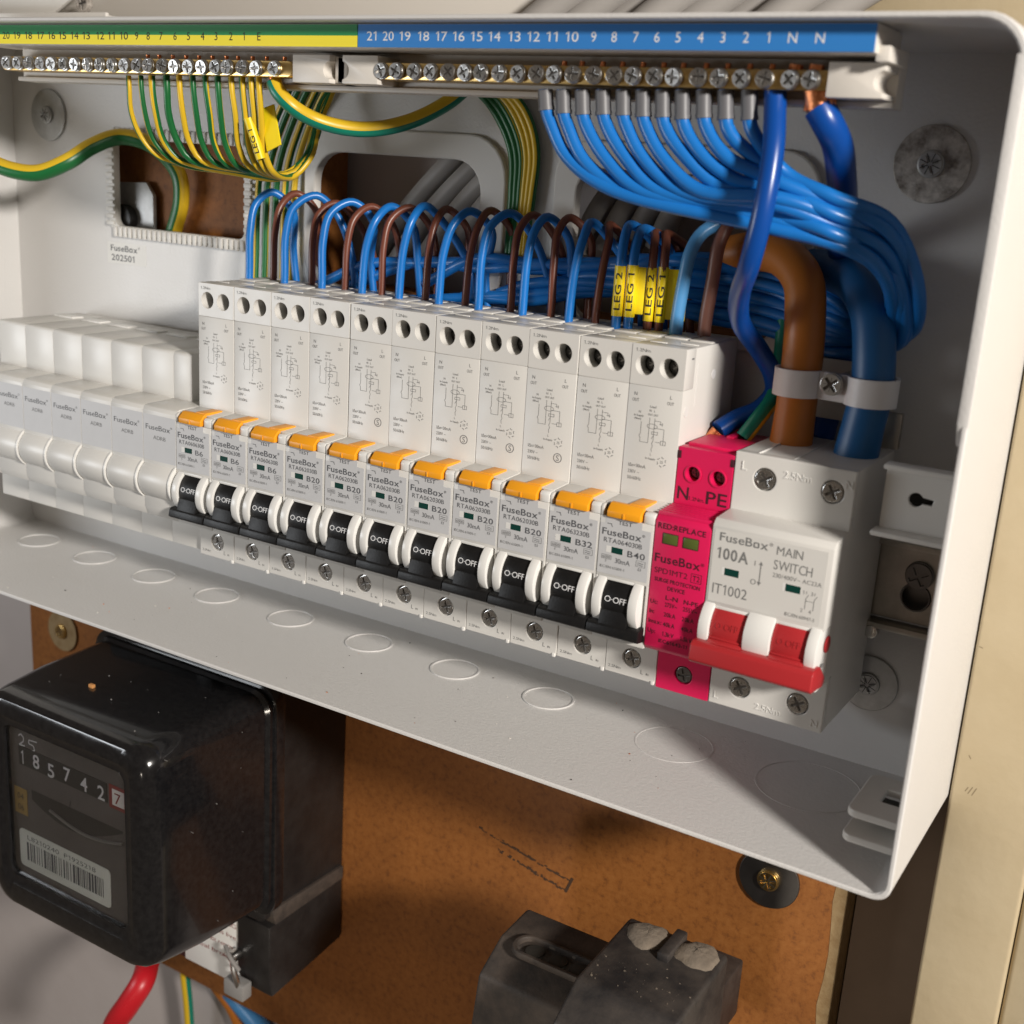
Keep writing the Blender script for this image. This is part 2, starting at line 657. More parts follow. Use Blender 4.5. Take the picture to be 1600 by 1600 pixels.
# brown hardboard the gear is screwed to
BY = 62.0
b = MB()
b.prism([(-441, -372), (0.5, -372), (0.5, 70), (-35, 70), (-35, -2), (-247, -2), (-247, 70), (-441, 70)],
        'y', BY, 80, 'hardboard', 0.6, 2)
board = tag(b.build('backboard', None, (-220, BY, -372)),
            'brown hardboard panel behind the white box, meter and fuse carriers', 'backboard')
b = MB()
random.seed(3)
L, Rr = [], []
for i in range(41):
    z = -371.5 + i * 10.9
    L.append((-2.6 - 0.7 * math.sin(i * 1.7) - random.uniform(0, .8), z))
    Rr.append((0.8, z))
vs_ = [(p[0], BY - 0.12, p[1]) for p in L] + [(p[0], BY - 0.12, p[1]) for p in Rr] + [(p[0], 79.5, p[1]) for p in Rr]
n = len(L)
b.add(vs_, [(i, n + i, n + i + 1, i + 1) for i in range(n - 1)] + [(n + i, 2 * n + i, 2 * n + i + 1, n + i + 1) for i in range(n - 1)],
      'worn_edge')
b.build('worn_edge', board, (0, BY, -370))
b = MB()
random.seed(5)
for (u0, v0, u1, v1, w) in ((748, 1293, 893, 1378, 1.3), (775, 1325, 885, 1393, 1.5)):
    p0, p1 = Vector(at(u0, v0, y=BY)), Vector(at(u1, v1, y=BY))
    for i in range(60):
        t0 = i / 60 + random.uniform(-.01, .01)
        t1 = t0 + random.uniform(0.02, 0.05)
        if random.random() < 0.10 + 0.4 * (t0 < 0.3):
            continue
        a, c = p0.lerp(p1, t0), p0.lerp(p1, min(1, t1))
        j = random.uniform(-.5, .5)
        b.line(a.x, a.z + j, c.x, c.z + j + random.uniform(-.3, .3), w * random.uniform(.25, .8), 'pencil', BY, 0.06 + 0.002 * i)
p0, p1 = Vector(at(880, 1362, y=BY)), Vector(at(893, 1395, y=BY))
b.line(890 * 0 + at(895, 1372, y=BY)[0], at(895, 1372, y=BY)[2], at(884, 1393, y=BY)[0], at(884, 1393, y=BY)[2], 1.2, 'pencil', BY, 0.2)
b.build('scribble_mark', board, tuple(p0))

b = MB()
b.box(1.2, 30.2, 76, 86, -700, 60, 'wall_shade_brown', 0.5)  # added dark strip, its colour stands in for shade on the wall
tag(b.build('wall_shade_strip', None, (15, 80, -700)), 'dark brown strip for the shaded wall between the hardboard and the cream post', 'wall shade strip')

# cream door post to the right
b = MB()
b.box(32.0, 58.0, 40, 85, -700, 76, 'post_paint', 1.2, 3)
b.box(58.3, 130, 41.5, 85, -700, 76, 'post_paint', 1.6, 3)
for (u, v, du, dv) in ((1530, 1010, 6, 3), (1512, 1240, 8, -10), (1518, 1243, 8, -11), (1508, 1236, 5, -6), (1514, 1180, 3, 6), (1475, 1237, 5, 0)):
    p0, p1 = at(u, v, y=40), at(u + du, v + dv, y=40)
    b.line(p0[0], p0[2], p1[0], p1[2], 0.3, 'post_scuff', 40, 0.05)
tag(b.build('door_post', None, (60, 40, -700)), 'cream painted timber post to the right of the white metal box', 'door post')

# ================================================================== ENCLOSURE
XL, XR, ZB, ZT, YF, YW = -421.0, 31.5, -138.0, 89.0, -26.0, 50.0
TH = 1.5
unit = thing('consumer_unit', (-195, YW, ZB), 'white metal fuse box enclosure with its front cover off', 'fuse box')
b = MB()


def outline(off):
    r_t, r_b = 11.0, 5.0
    pts = []
    x0, x1, z0, z1 = XL - off, XR + off, ZB - off, ZT + off
    for cx, cz, a, r in ((x1 - r_t, z1 - r_t, 0, r_t), (x0 + r_t, z1 - r_t, 90, r_t), (x0 + r_b, z0 + r_b, 180, r_b),
                         (x1 - r_b, z0 + r_b, 270, r_b)):
        for i in range(9):
            t = math.radians(a + 90.0 * i / 8)
            pts.append((cx + r * math.cos(t), cz + r * math.sin(t)))
    return pts


oi, oo = outline(-TH), outline(0)
n = len(oi)
ring = []
ys = [YF + 0.5, YF, YF, YF + 0.5, YW + 1.5, YW + 1.5]
sel = [0, 0.25, 0.75, 1, 1, 0]
V = []
for k in range(6):
    for p, q in zip(oi, oo):
        V.append((p[0] + (q[0] - p[0]) * sel[k], ys[k], p[1] + (q[1] - p[1]) * sel[k]))
F = []
for k in range(6):
    k2 = (k + 1) % 6
    for i in range(n):
        j = (i + 1) % n
        F.append((k * n + i, k * n + j, k2 * n + j, k2 * n + i))
b.add(V, F, 'enclosure_paint')
b.build('side_walls', unit, (-195, 0, ZB))

H1 = rrect(-353.2, -275, 11.5, 50, 4)
H2 = rrect(-238, -160, -2, 50, 12)
H3 = rrect(-122, -44, -2, 50, 9)
b = MB()
b.plate([rrect(XL + 1, XR - 1, ZB + 1, ZT - 1, 4), H1, H2, H3], 'y', YW, YW + 1.5, 'enclosure_paint')
b.build('back_panel', unit, (-195, YW, -30))
# cable entry trims
b = MB()
b.plate([rrect(-243, -150, -5, 58.5, 16), rrect(-237.4, -160.6, -1, 49.4, 11.5)], 'y', YW - 2.2, YW + 2, 'trim_plastic', 0.7)
b.build('cutout_trim', unit, (-200, YW, 20))
b = MB()
b.plate([rrect(-130.5, -36, -5, 58.5, 13), rrect(-121.4, -44.6, -1, 49.4, 8.5)], 'y', YW - 2.2, YW + 2, 'trim_plastic', 0.7)
b.build('cutout_trim', unit, (-80, YW, 20))
b = MB()
b.plate([rrect(-356, -272.5, 9, 52.8, 6), rrect(-352.4, -275.8, 12.3, 49.2, 3.5)], 'y', YW - 0.9, YW + 2.5, 'trim_plastic', 0.3)
for i in range(27):
    x = -353 + i * 3.02
    b.box(x, x + 1.9, YW - 1.6, YW - 0.6, 7.6, 12.0, 'trim_plastic', 0.25)
    b.box(x, x + 1.9, YW - 1.6, YW - 0.6, 49.4, 53.8, 'trim_plastic', 0.25)
for i in range(13):
    z = 12.5 + i * 2.95
    b.box(-357.3, -352.7, YW - 1.6, YW - 0.6, z, z + 1.8, 'trim_plastic', 0.25)
    b.box(-275.6, -271.2, YW - 1.6, YW - 0.6, z, z + 1.8, 'trim_plastic', 0.25)
b.build('grommet_strip', unit, (-314, YW, 30))
# knockouts pressed in the floor
for i, kx in enumerate((-387, -348.5, -310, -271.5, -230, -189.2, -148.1, -107.0)):
    b = MB()
    r0 = 9.6
    loops = []
    a0, a1 = math.radians(20), math.radians(340)
    out = circle(kx, 28.6, r0, 44)
    b.plate([out, circle(kx, 28.6, r0 - 0.85, 44)], 'z', ZB + TH, ZB + TH + 0.5, 'enclosure_paint', 0.16)
    b.plate([circle(kx, 28.6, r0 - 0.9, 44)], 'z', ZB + TH, ZB + TH + 0.10, 'enclosure_paint', 0.02)
    b.build('knockout', unit, (kx, 28.6, ZB + TH))
for kx, kr in ((-55, 13.5), (-8, 17)):
    b = MB()
    b.plate([circle(kx, 24, kr, 52), circle(kx, 24, kr - 0.6, 52)], 'z', ZB + TH, ZB + TH + 0.12, 'enclosure_paint', 0.04)
    b.build('knockout', unit, (kx, 24, ZB + TH))
# slotted lid lug, bottom right
b = MB()
for z in (-121.8, -128.6):
    b.plate([rrect(13.2, 30.2, -12.5, 14.5, 3), rrect(20.0, 29.4, -2.0, 6.5, 0.8)] if z > -125 else [rrect(13.2, 30.2, -14.5, 12.5, 3)],
            'z', z - 1.1, z + 1.1, 'cheek_plastic', 0.4)  # paler than the enclosure, standing in for light falling on the lug
b.box(19, 30, -3.5, 8, -126.2, -124.2, 'hole_dark', 0.2)
b.box(28.4, 30.2, -12, 14, -128, -122, 'cheek_plastic', 0.3)
b.build('lid_lug', unit, (22, 0, -125))
# fixing tab with keyhole on the right wall
b = MB()
key = circle(15.2, -33.2, 2.0, 20, math.radians(28), math.radians(332), False) + [(19.6, -34.2), (20.0, -32.6)]
ty = 6.0
b.plate([rrect(6.2, 30.2, -43.2, -24.0, 1.2), key], 'y', ty, ty + 1.4, 'cheek_plastic', 0.3)  # tab coloured paler too, in place of light falling on it
b.box(6.2, 30.2, ty - 4.5, ty + 1.2, -25.2, -23.6, 'cheek_plastic', 0.6)
b.box(5.2, 30.2, ty - 5.5, ty + 1.2, -44.2, -42.6, 'cheek_plastic', 0.6)
b.cyl((15.2, -33.2), 'y', 4.2, ty + 8, ty + 9, 'hole_dark', 20, 0)
b.build('fixing_tab', unit, (18, ty, -33))
# front return lip on the upper right wall
b = MB()
b.prism([(-26.1, -5.0), (-26.1, 80), (-23.4, 80), (-23.4, -11.0)], 'x', 28.8, 31.6, 'enclosure_paint', 0.35)
b.build('return_lip', unit, (30, -25, 30))
# drilling dust and crumbs on the floor
b = MB()
random.seed(55)
for i in range(70):
    x, y = random.uniform(-400, 20), random.uniform(-22, 42)
    q = random.choice((0.15, 0.2, 0.25, 0.4))
    b.box(x, x + q * random.uniform(.6, 1.8), y, y + q, ZB + TH, ZB + TH + q * .6, random.choice(('dust', 'carrier_plastic', 'copper', 'hole_dark')), 0)
b.build('debris_specks', unit, (-195, 0, ZB))['kind'] = 'stuff'
# maker sticker
b = MB()
p = [at(168, 374, y=YW), at(228, 382, y=YW), at(228, 416, y=YW), at(168, 406, y=YW)]
sx0, sx1, sz0, sz1 = p[0][0], p[1][0], p[3][2], p[0][2]
b.box(sx0, sx1, YW - 0.12, YW - 0.02, -4.2, 5.0, 'label_paper', 0)
b.text('FuseBox', sx0 + 2.2, 1.2, 2.6, 'print_grey', YW - 0.12, w=17, bold=0.01)
b.text('®', sx0 + 19.6, 2.8, 1.0, 'print_grey', YW - 0.12)
b.text('202501', sx0 + 2.6, -3.0, 2.7, 'print_grey', YW - 0.12, w=15, bold=0.01)
b.build('maker_sticker', unit, (sx0, YW, 0))

# ------------------------------------------------------------------ fixing screws with washers
def washer_screw(c, R, r, label, met, headmat='zinc_clean'):
    t = thing('fixing_screw', c, label, 'screw', 'screws with washers fixing the box and board')
    b = MB()
    x, y, z = c
    b.plate([circle(x, z, R, 44), circle(x, z, r * 0.8, 24)], 'y', y - 1.3, y - 0.1, met, 0.3)
    b.build('washer', t, c)
    b = MB()
    b.cyl((x, z), 'y', r, y - 2.5, y - 1.2, headmat, 28, 0.4)
    b.plate([circle(x, z, r * 0.86, 28), cross_loop(x, z, r * 0.62, r * 0.14, 0.4)], 'y', y - 3.0, y - 2.45, headmat, 0.15)
    for i in range(8):
        a = 0.4 + i * math.pi / 4
        b.line(x + r * .15 * math.cos(a), z + r * .15 * math.sin(a), x + r * .8 * math.cos(a), z + r * .8 * math.sin(a), r * .07,
               'hole_dark', y - 3.0, 0.04)
    b.build('screw_head', t, c)
    return t


washer_screw((-4.3, YW, 56.6), 11.2, 4.0, 'dirty mottled washer screw in the upper right corner of the box', 'zinc_dirty')
washer_screw((0.2, YW, -107.0), 9.5, 3.8, 'clean washer screw low beside the main switch', 'zinc_clean')
washer_screw((-394.2, YW, 57.5), 11.2, 3.8, 'pale grey washer screw in the upper left of the box', 'zinc_clean')
washer_screw(tuple(at(1203, 1372, y=BY)), 11.5, 4.2, 'dark washer with brassy screw on the brown board under the box rim', 'dark_steel', 'brass')
washer_screw(tuple(at(100, 985, y=BY)), 11.0, 4.0, 'brown painted washer screw at the left edge of the board', 'worn_edge', 'brass')

# ------------------------------------------------------------------ DIN rail
rail = thing('mounting_rail', (-200, 44, -69), 'galvanised steel rail the breakers clip onto', 'rail')
b = MB()
b.prism([(49.5, -62), (49.5, -77), (43.5, -77), (43.5, -82.5), (42.3, -82.5), (42.3, -76), (48.3, -76), (48.3, -63),
         (42.3, -63), (42.3, -55.5), (43.5, -55.5), (43.5, -62)], 'x', -415, -3, 'rail_steel', 0.2)
b.build('rail_profile', rail, (-200, 44, -69))
b = MB()
b.plate([rrect(-6, 27, -80.5, -55.5, 1.5), circle(12.2, -72.0, 4.6, 28)], 'y', 40.5, 42.0, 'rail_steel', 0.3)
b.plate([circle(12.2, -72.0, 4.5, 28), circle(12.2, -72.0, 4.1, 28)], 'y', 40.2, 42.0, 'dark_steel', 0.05)
b.box(-6, 27, 36.5, 42, -56.2, -54.2, 'rail_steel', 0.4)
b.box(-6, 27, 35.5, 42, -83.2, -81.2, 'rail_steel', 0.4)
b.box(-6, 27, 45, 49, -80, -56, 'dark_steel', 0.2)
b.cyl((1.5, -84.6), 'y', 2.2, 35, 38, 'steel', 20, 0.4)
b.build('end_bracket', rail, (10, 41, -69))
screw_head('bracket_screw', 4.4, (12.6, 40.4, -64.6), rail, 0.5, 'dark_steel', thick=2.0)

# ================================================================== DEVICES
def plate_front(b, x0, x1, z0, z1, holes, y0, y1, m='device_plastic', bevel=0.18):
    b.plate([rrect(x0, x1, z0, z1, 0.35, 3)] + [circle(h[0], h[1], h[2], 30) for h in holes], 'y', y0, y1, m, bevel)


ZL, ZM, ZMB, ZBOT = -46.9, -47.7, -90.5, -105.9
FY = -12.0
CY, CZ, CR = -6.5, -77.8, 9.3       # toggle axis


def cheek(b, x0, x1, m='cheek_plastic', r=CR):
    b.prism(circle(CY, CZ, r, 44), 'x', x0, x1, m, 0.25, 2, 40)


def schematic(b, ox, oz, m, y=0.0, s=1.0):
    """little wiring diagram printed on the breaker"""
    w = 0.13

    def L(*p):
        b.lines([(ox + a * s, oz + c * s) for a, c in p], w, m, y)
    b.text('Load', ox + 2.7 * s, oz + 6.6 * s, 0.75, m, y)
    b.text('N   L', ox + 2.6 * s, oz + 5.4 * s, 0.7, m, y)
    b.text('OUT OUT', ox + 2.2 * s, oz + 4.2 * s, 0.62, m, y, w=3.4)
    b.text('N', ox - 0.9 * s, oz + 4.6 * s, 0.7, m, y)
    b.text('In-Supply', ox - 2.4 * s, oz + 3.5 * s, 0.6, m, y, w=3.2)
    b.text('(Blue)', ox - 2.2 * s, oz + 2.5 * s, 0.6, m, y, w=2.2)
    L((2.9, 3.6), (2.9, -4.2))
    L((4.6, 3.6), (4.6, 0.2), (4.6, -1.8), (3.9, -2.8))
    L((4.6, 2.8), (6.6, 2.8), (6.6, 1.8))
    L((6.2, 2.0), (7.4, 2.0))
    L((7.2, 2.5), (7.2, 1.5))
    L((4.6, 0.6), (7.9, 0.6), (7.9, -3.0))
    L((2.9, -4.2), (0.2, -4.2), (0.2, -2.9), (-0.25, -2.3), (0.2, -1.7), (0.2, 2.0))
    for q0, q1 in zip(circle(0, 0, 1, 18), circle(0, 0, 1, 18)[1:] + [(1, 0)]):
        L((3.9 + q0[0] * 1.7, 1.0 + q0[1] * 0.75), (3.9 + q1[0] * 1.7, 1.0 + q1[1] * 0.75))
    L((3.9, -0.6), (5.9, -0.6), (5.9, -1.4), (3.9, -1.4), (3.9, -0.6))
    L((7.1, -3.0), (8.7, -3.0), (8.7, -4.2), (7.1, -4.2), (7.1, -3.0))
    L((7.9, -3.0), (7.9, -4.2))
    L((7.1, -3.6), (5.2, -3.6))
    L((4.6, -1.8), (4.6, -3.4), (4.2, -4.2), (4.6, -5.0), (4.2, -5.8), (4.4, -6.8))
    b.text('L', ox + 4.0 * s, oz - 8.0 * s, 0.75, m, y)
    b.text('In-Supply', ox + 2.6 * s, oz - 9.2 * s, 0.6, m, y, w=3.3)


def body_mesh(with_s):
    """one 18 mm module; local frame x 0..17.8, the printed upper face at y = 0"""
    x0, x1 = 0.1, 17.9
    b = MB('device_plastic')
    # one continuous profile; the two terminal plates with their holes sit on its front
    b.prism([(7.0, -0.15), (40, -0.15), (40, ZBOT), (3.0, ZBOT), (3.0, ZMB), (FY + 0.6, ZMB), (FY + 0.6, -86.0), (-6.0, -86.0), (-6.0, -70.3),
             (FY, -70.3), (FY, -51.15), (-9.0, -51.15), (-9.0, ZL - 0.5), (0.0, ZL), (0.0, -12.36), (7.0, -12.36)], 'x', x0, x1, 'device_plastic', 0.22)
    plate_front(b, x0, x1, -12.34, 0.0, [(4.7, -6.3, 3.0), (12.6, -6.3, 3.0)], 0.0, 7.0, bevel=0.14)
    for hx in (4.7, 12.6):
        b.cyl((hx, -6.3), 'y', 2.95, 6.5, 6.9, 'hole_dark', 24, 0)
    # top edge detail: raised rim and moulded slots round the wires
    b.box(1.0, 8.5, 20.5, 36, -0.3, 0.35, 'device_plastic', 0.15)
    b.box(9.6, 17.0, 20.5, 36, -0.3, 0.35, 'device_plastic', 0.15)
    b.box(2.0, 7.6, 8.0, 8.5, -0.3, 0.15, 'cheek_plastic', 0.05)
    b.box(10.4, 16.2, 12.0, 12.5, -0.3, 0.15, 'cheek_plastic', 0.05)
    # middle block with ledge; notch for the test button, recess for the toggle
    b.prism([(-8.9, ZM), (FY + 0.8, ZM), (FY, ZM - 0.8), (FY, -51.1), (-8.9, -51.1)], 'x', x0, x0 + 0.9, 'device_plastic', 0.15)
    b.prism([(-8.9, ZM), (FY + 0.8, ZM), (FY, ZM - 0.8), (FY, -51.1), (-8.9, -51.1)], 'x', 14.4, x1, 'cheek_plastic', 0.3)
    b.prism([(-8.9, ZM - 0.2), (FY + 1.6, ZM - 0.2), (FY + 1.6, -51.1), (-8.9, -51.1)], 'x', 0.9, 14.5, 'hole_dark', 0)  # notch back coloured dark for the shadow beside the button
    # bevelled frame above the toggle
    b.prism([(FY, -70.0), (FY, -71.0), (-6.2, -72.4), (-6.2, -70.0)], 'x', 3.9, 13.2, 'cheek_plastic', 0.1)
    b.prism([(FY, -70.2), (-5.9, -70.2), (-5.9, -86), (FY, -86)], 'x', x0, 0.75, 'device_plastic', 0.15)
    b.prism([(FY, -70.2), (-5.9, -70.2), (-5.9, -86), (FY, -86)], 'x', 17.1, x1, 'device_plastic', 0.15)
    cheek(b, 1.0, 3.9)
    cheek(b, 13.3, 16.3)
    plate_front(b, x0, x1, ZBOT, ZMB - 0.05, [(9.2, -99.6, 3.3)], 0.0, 3.0)
    b.box(x1 - 1.3, x1 - 0.2, -0.5, 1.0, ZBOT - 0.5, ZBOT + 0.8, 'cheek_plastic', 0.2)
    # printing
    m = 'print_soft'
    b.text('1.2Nm', 1.4, -2.3, 1.0, m, w=4.8)
    b.text('N', 2.1, -15.6, 1.1, m)
    b.text('OUT', 1.6, -17.4, 1.0, m, w=2.2)
    b.text('L', 13.9, -15.3, 1.1, m)
    b.text('OUT', 13.1, -17.1, 1.0, m, w=2.2)
    schematic(b, 5.0, -25.3, m)
    b.text('IΔn=30mA', 2.1, -37.6, 1.05, m, w=5.8)
    b.text('230V ~', 2.1, -39.6, 1.05, m, w=3.8)
    b.text('50/60Hz', 2.1, -41.6, 1.05, m, w=4.6)
    sp = circle(13.0, -34.7, 1.35, 12)
    for i in range(12):
        if i % 2 == 0:
            a, c = sp[i], sp[(i + 1) % 12]
            b.line(a[0], a[1], c[0], c[1], 0.18, m)
        else:
            a = sp[i]
            b.line(a[0], a[1], 13.0 + (a[0] - 13) * 1.25, -34.7 + (a[1] + 34.7) * 1.25, 0.18, m)
    b.text('25', 13.0, -35.1, 0.8, m, align='c')
    if with_s:
        b.plate([circle(13.2, -39.6, 1.55, 26), circle(13.2, -39.6, 1.3, 26)], 'y', -0.06, -0.02, m)
        b.text('S', 13.2, -40.55, 1.9, m, align='c')
    b.text('2.5Nm', 1.2, -104.2, 0.95, m, w=4.4)
    b.text('L', 12.7, -103.9, 1.5, m)
    b.text('IN', 14.6, -103.9, 0.75, m)
    return b


def rating_mesh(model, rating, bold):
    b = MB('label_grey')
    b.box(0.35, 17.2, FY - 0.08, FY + 0.05, -69.2, -53.3, 'label_grey', 0)
    b.box(2.0, 14.2, FY - 0.08, FY + 0.05, -53.3, -51.2, 'label_grey', 0)
    y = FY - 0.08
    m = 'print_grey'
    b.text('TEST', 8.6, -53.0, 1.25, m, y, w=4.6, align='c', bold=0.01)
    b.line(2.6, -53.3, 4.2, -53.3, 0.2, m, y)
    b.line(4.0, -53.4, 4.4, -54.2, 0.2, m, y)
    b.text('FuseBox', 1.1, -56.9, 2.1, m, y, w=13.2, bold=0.012)
    b.text('®', 14.5, -55.4, 0.85, m, y)
    b.text(model, 1.9, -59.2, 1.5, m, y, w=12.8, bold=0.004)
    # contact indicator window, a recess with a bright left return
    b.text(rating, 10.1, -62.4, 1.9, m, y, w=1.95 * len(rating), bold=bold)
    b.text('6000', 1.9, -64.3, 0.9, 'print_soft', y, w=2.6)
    b.text('3', 2.8, -65.5, 0.85, 'print_soft', y)
    b.lines([(1.6, -64.5), (4.8, -64.5), (4.8, -63.2), (1.6, -63.2), (1.6, -64.5)], 0.12, 'print_soft', y)
    b.text('30mA', 6.2, -65.2, 1.55, m, y, w=5.0)
    b.text('~', 13.6, -64.2, 1.6, m, y, w=2.0)
    b.text('~', 13.6, -64.8, 1.6, m, y, w=2.0)
    b.lines([(13.2, -64.7), (16.2, -64.7), (16.2, -62.9), (13.2, -62.9), (13.2, -64.7)], 0.12, 'print_soft', y)
    b.text('E3', 14.0, -66.0, 0.85, m, y)
    b.text('IEC/EN 61009-1', 1.2, -67.4, 0.85, 'print_soft', y, w=8.4)
    return b


O3 = (0, 0, ZBOT)


def make_breaker(model, rating, with_s, parts=None):
    root = thing('circuit_breaker', (0, 0, ZBOT), None, 'circuit breaker', 'black toggle breakers in a row')
    if parts:
        for q in parts:
            c = q.copy()
            COL.objects.link(c)
            c.parent = root
            for sub in children(q):
                d = sub.copy()
                COL.objects.link(d)
                d.parent = c
    else:
        b = MB()
        b.prism([(-13.2, -49.0), (-13.2, -51.0), (-9.5, -51.0), (-9.5, -46.7), (-11.0, -46.8)], 'x', 2.6, 13.8, 'orange_plastic', 0.35)
        b.box(8.4, 13.4, -10.0, -1.2, -47.4, -46.45, 'orange_plastic', 0.2)
        b.box(8.0, 8.6, -13.5, -13.0, -50.9, -49.2, 'orange_plastic', 0.12)
        b.build('test_button', root, (8, -11, -49))
        b = MB()
        b.prism(circle(CY, CZ, 8.3, 48), 'x', 3.95, 13.25, 'black_plastic', 0.2, 2, 40)
        for dz in (-80.6, -81.6):
            b.box(4.0, 13.2, CY - 8.3, CY - 6, dz, dz + 0.35, 'black_plastic', 0.1)
        b.prism([(-6.5, -86.0), (-12.0, -83.4), (-15.4, -83.7), (-16.2, -84.4), (-16.7, -86.9), (-15.8, -87.6), (-8, -89.0)],
                'x', 0.25, 17.75, 'black_plastic', 0.3)

        b.prism([(-8, -86), (-13.2, -78.9), (-14.75, -79.6), (-15.9, -84.1), (-15, -86)], 'x', 3.95, 13.25, 'black_plastic', 0.2)

        def on_drum(p):
            a = (p[1] - CZ) / 8.36
            r = 8.36
            return (p[0], CY - r * math.cos(a), CZ + r * math.sin(a))
        b.text('O·OFF', 5.0, -76.9, 1.85, 'print_white', w=7.4, fn=on_drum, cut=True)
        b.build('toggle', root, (8, -10, -80))
        for hx in (4.7, 12.6):
            screw_head('terminal_screw', 2.3, (hx, 6.5, -6.3), root, 0.6 + hx, 'screw_black', thick=0.9)
        screw_head('terminal_screw', 2.95, (9.4, 1.6, -99.6), root, 0.35, 'steel', thick=1.4)
    key = 'S' if with_s else 'P'
    if key not in BODY:
        o = body_mesh(with_s).build('body', root, (9, 0, -50))
        BODY[key] = o
    else:
        o = BODY[key].copy()
        COL.objects.link(o)
        o.parent = root
    kr = (model, rating)
    if kr not in RATE:
        RATE[kr] = rating_mesh(model, rating, 0.012 if 'B6' != rating else 0.004).build('rating_label', root, (9, FY, -60))
        b = MB()
        b.box(2.9, 8.6, FY - 0.12, FY - 0.08, -62.3, -60.3, 'cheek_plastic', 0)
        b.box(4.7, 8.5, FY - 0.15, FY - 0.08, -62.3, -60.35, 'green_window', 0)
        b.build('indicator_window', RATE[kr], (6, FY, -61))
    else:
        o = copy_tree(RATE[kr], root)
    return root


BODY, RATE = {}, {}
DESC = ['B6 breaker beside the blank modules', 'middle B6 breaker of three', 'B6 breaker next to the leftmost B20',
        'leftmost B20 breaker', 'second B20 breaker from the left', 'third B20 breaker from the left',
        'third B20 breaker from the right', 'B20 breaker second from the B32', 'rightmost B20 breaker beside the B32',
        'only B32 breaker', 'B40 breaker beside the pink surge protector']
KINDS_ = [('RTA060630B', 'B6')] * 3 + [('RTA062030B', 'B20')] * 6 + [('RTA063230B', 'B32'), ('RTA064030B', 'B40')]
first = None
breakers = []
for i in range(11):
    parts = None
    if first is not None:
        parts = [c for c in children(first) if not c.name.startswith(('body', 'rating'))]
    r = make_breaker(KINDS_[i][0], KINDS_[i][1], i in (4, 6, 7, 8), parts)
    if first is None:
        first = r
    r['label'] = 'black toggle ' + DESC[i]
    breakers.append(r)
bpy.context.view_layer.update()
for i, r in enumerate(breakers):
    r.location = Vector((-252 + 18 * i, random.uniform(-.2, .2), ZBOT + random.uniform(-.12, .12))) * MM
    r.rotation_euler = (0, math.radians(random.uniform(-.12, .12)), 0)
# small moulded marks on the exposed right side of the last breaker
b = MB()
b.box(17.9, 18.0, 9, 9.5, -18, -5, 'cheek_plastic', 0)
b.cyl((22, -9.5), 'x', 1.5, 17.8, 18.05, 'print_white', 20, 0)
b.cyl((3.2, -19), 'x', 1.6, 17.8, 18.05, 'cheek_plastic', 20, 0)
b.box(17.9, 18.02, 4, 5.6, -3.4, -2.9, 'print_soft', 0)
b.build('side_marking', breakers[-1], (0, 0, ZBOT)).location = (0, 0, 0)

# ------------------------------------------------------------------ blank modules
blank0 = None


def make_blank(last):
    root = thing('blank_module', (0, 0, ZBOT), None, 'blank module', 'white blank modules filling the spare ways')
    w = 17.55
    b = MB()
    ux1 = 9.6 if last else w - 0.05
    b.prism([(5.2, -28.5), (46.5, -28.5), (46.5, ZL - 3), (4.0, ZL - 3), (4.0, -29.8), (4.35, -28.9)], 'x', 0.02, ux1 + 0.02, 'device_plastic', 0.14, 2)
    b.box(2.2, 8.4 if last else 14.6, 31, 37, -29, -27.9, 'cheek_plastic', 0.2)  # raised pale tab standing in for a brightly lit slot
    b.prism([(8.0, ZL), (FY + 2.2, ZL - 0.3), (FY + 0.7, ZL - 0.9), (FY, ZL - 2.4), (FY, -66.5), (FY, -87.5), (-10.5, -91.0), (8.0, -91.0)], 'x', 0.02, w, 'device_plastic', 0.14)
    b.prism([(2.0, -90.5), (46, -90.5), (46, ZBOT + 0.4), (2.0, ZBOT + 0.4)], 'x', 0.02, w, 'device_plastic', 0.14)
    b.box(0.05, w, 8, 46, -91, ZL, 'device_plastic', 0.2)
    b.build('body', root, (9, 0, -60))
    b = MB()
    b.prism([(-5.0 + 10.6 * math.cos(t), -76.5 + 8.8 * math.sin(t)) for t in [math.radians(90 + 180 * i / 22) for i in range(23)]],
            'x', 0.35, w - 0.9, 'device_plastic', 0.3)
    b.prism([(-5.0 + 11.1 * math.cos(t), -76.5 + 9.5 * math.sin(t)) for t in [math.radians(90 + 180 * i / 22) for i in range(23)]],
            'x', w - 1.0, w - 0.1, 'cheek_plastic', 0.25)
    b.build('dummy_toggle', root, (9, -12, CZ))
    b = MB()
    b.box(0.2, w - 0.15, FY - 0.06, FY + 0.05, -68.5, -50.6, 'label_grey', 0)
    b.text('FuseBox', 1.6, -56.4, 2.0, 'print_grey', FY - 0.06, w=13)
    b.text('®', 14.8, -54.9, 0.8, 'print_grey', FY - 0.06)
    b.text('ADRB', 5.6, -60.0, 1.5, 'print_soft', FY - 0.06, w=6.6)
    b.build('rating_label', root, (9, FY, -58))
    return root


BL = ['blank module beside the leftmost breaker', 'second blank module left of the breakers', 'third blank module left of the breakers',
      'fourth blank module left of the breakers', 'fifth blank module left of the breakers', 'sixth blank module left of the breakers',
      'blank module cut by the left photo edge']
last_b = make_blank(True)
gen_b = make_blank(False)
bl = [last_b, gen_b] + [copy_tree(gen_b) for _ in range(5)]
for i, r in enumerate(bl):
    r.location = Vector((-252.1 - 17.6 * (i + 1), 0, ZBOT)) * MM
    r['label'] = 'white ' + BL[i]

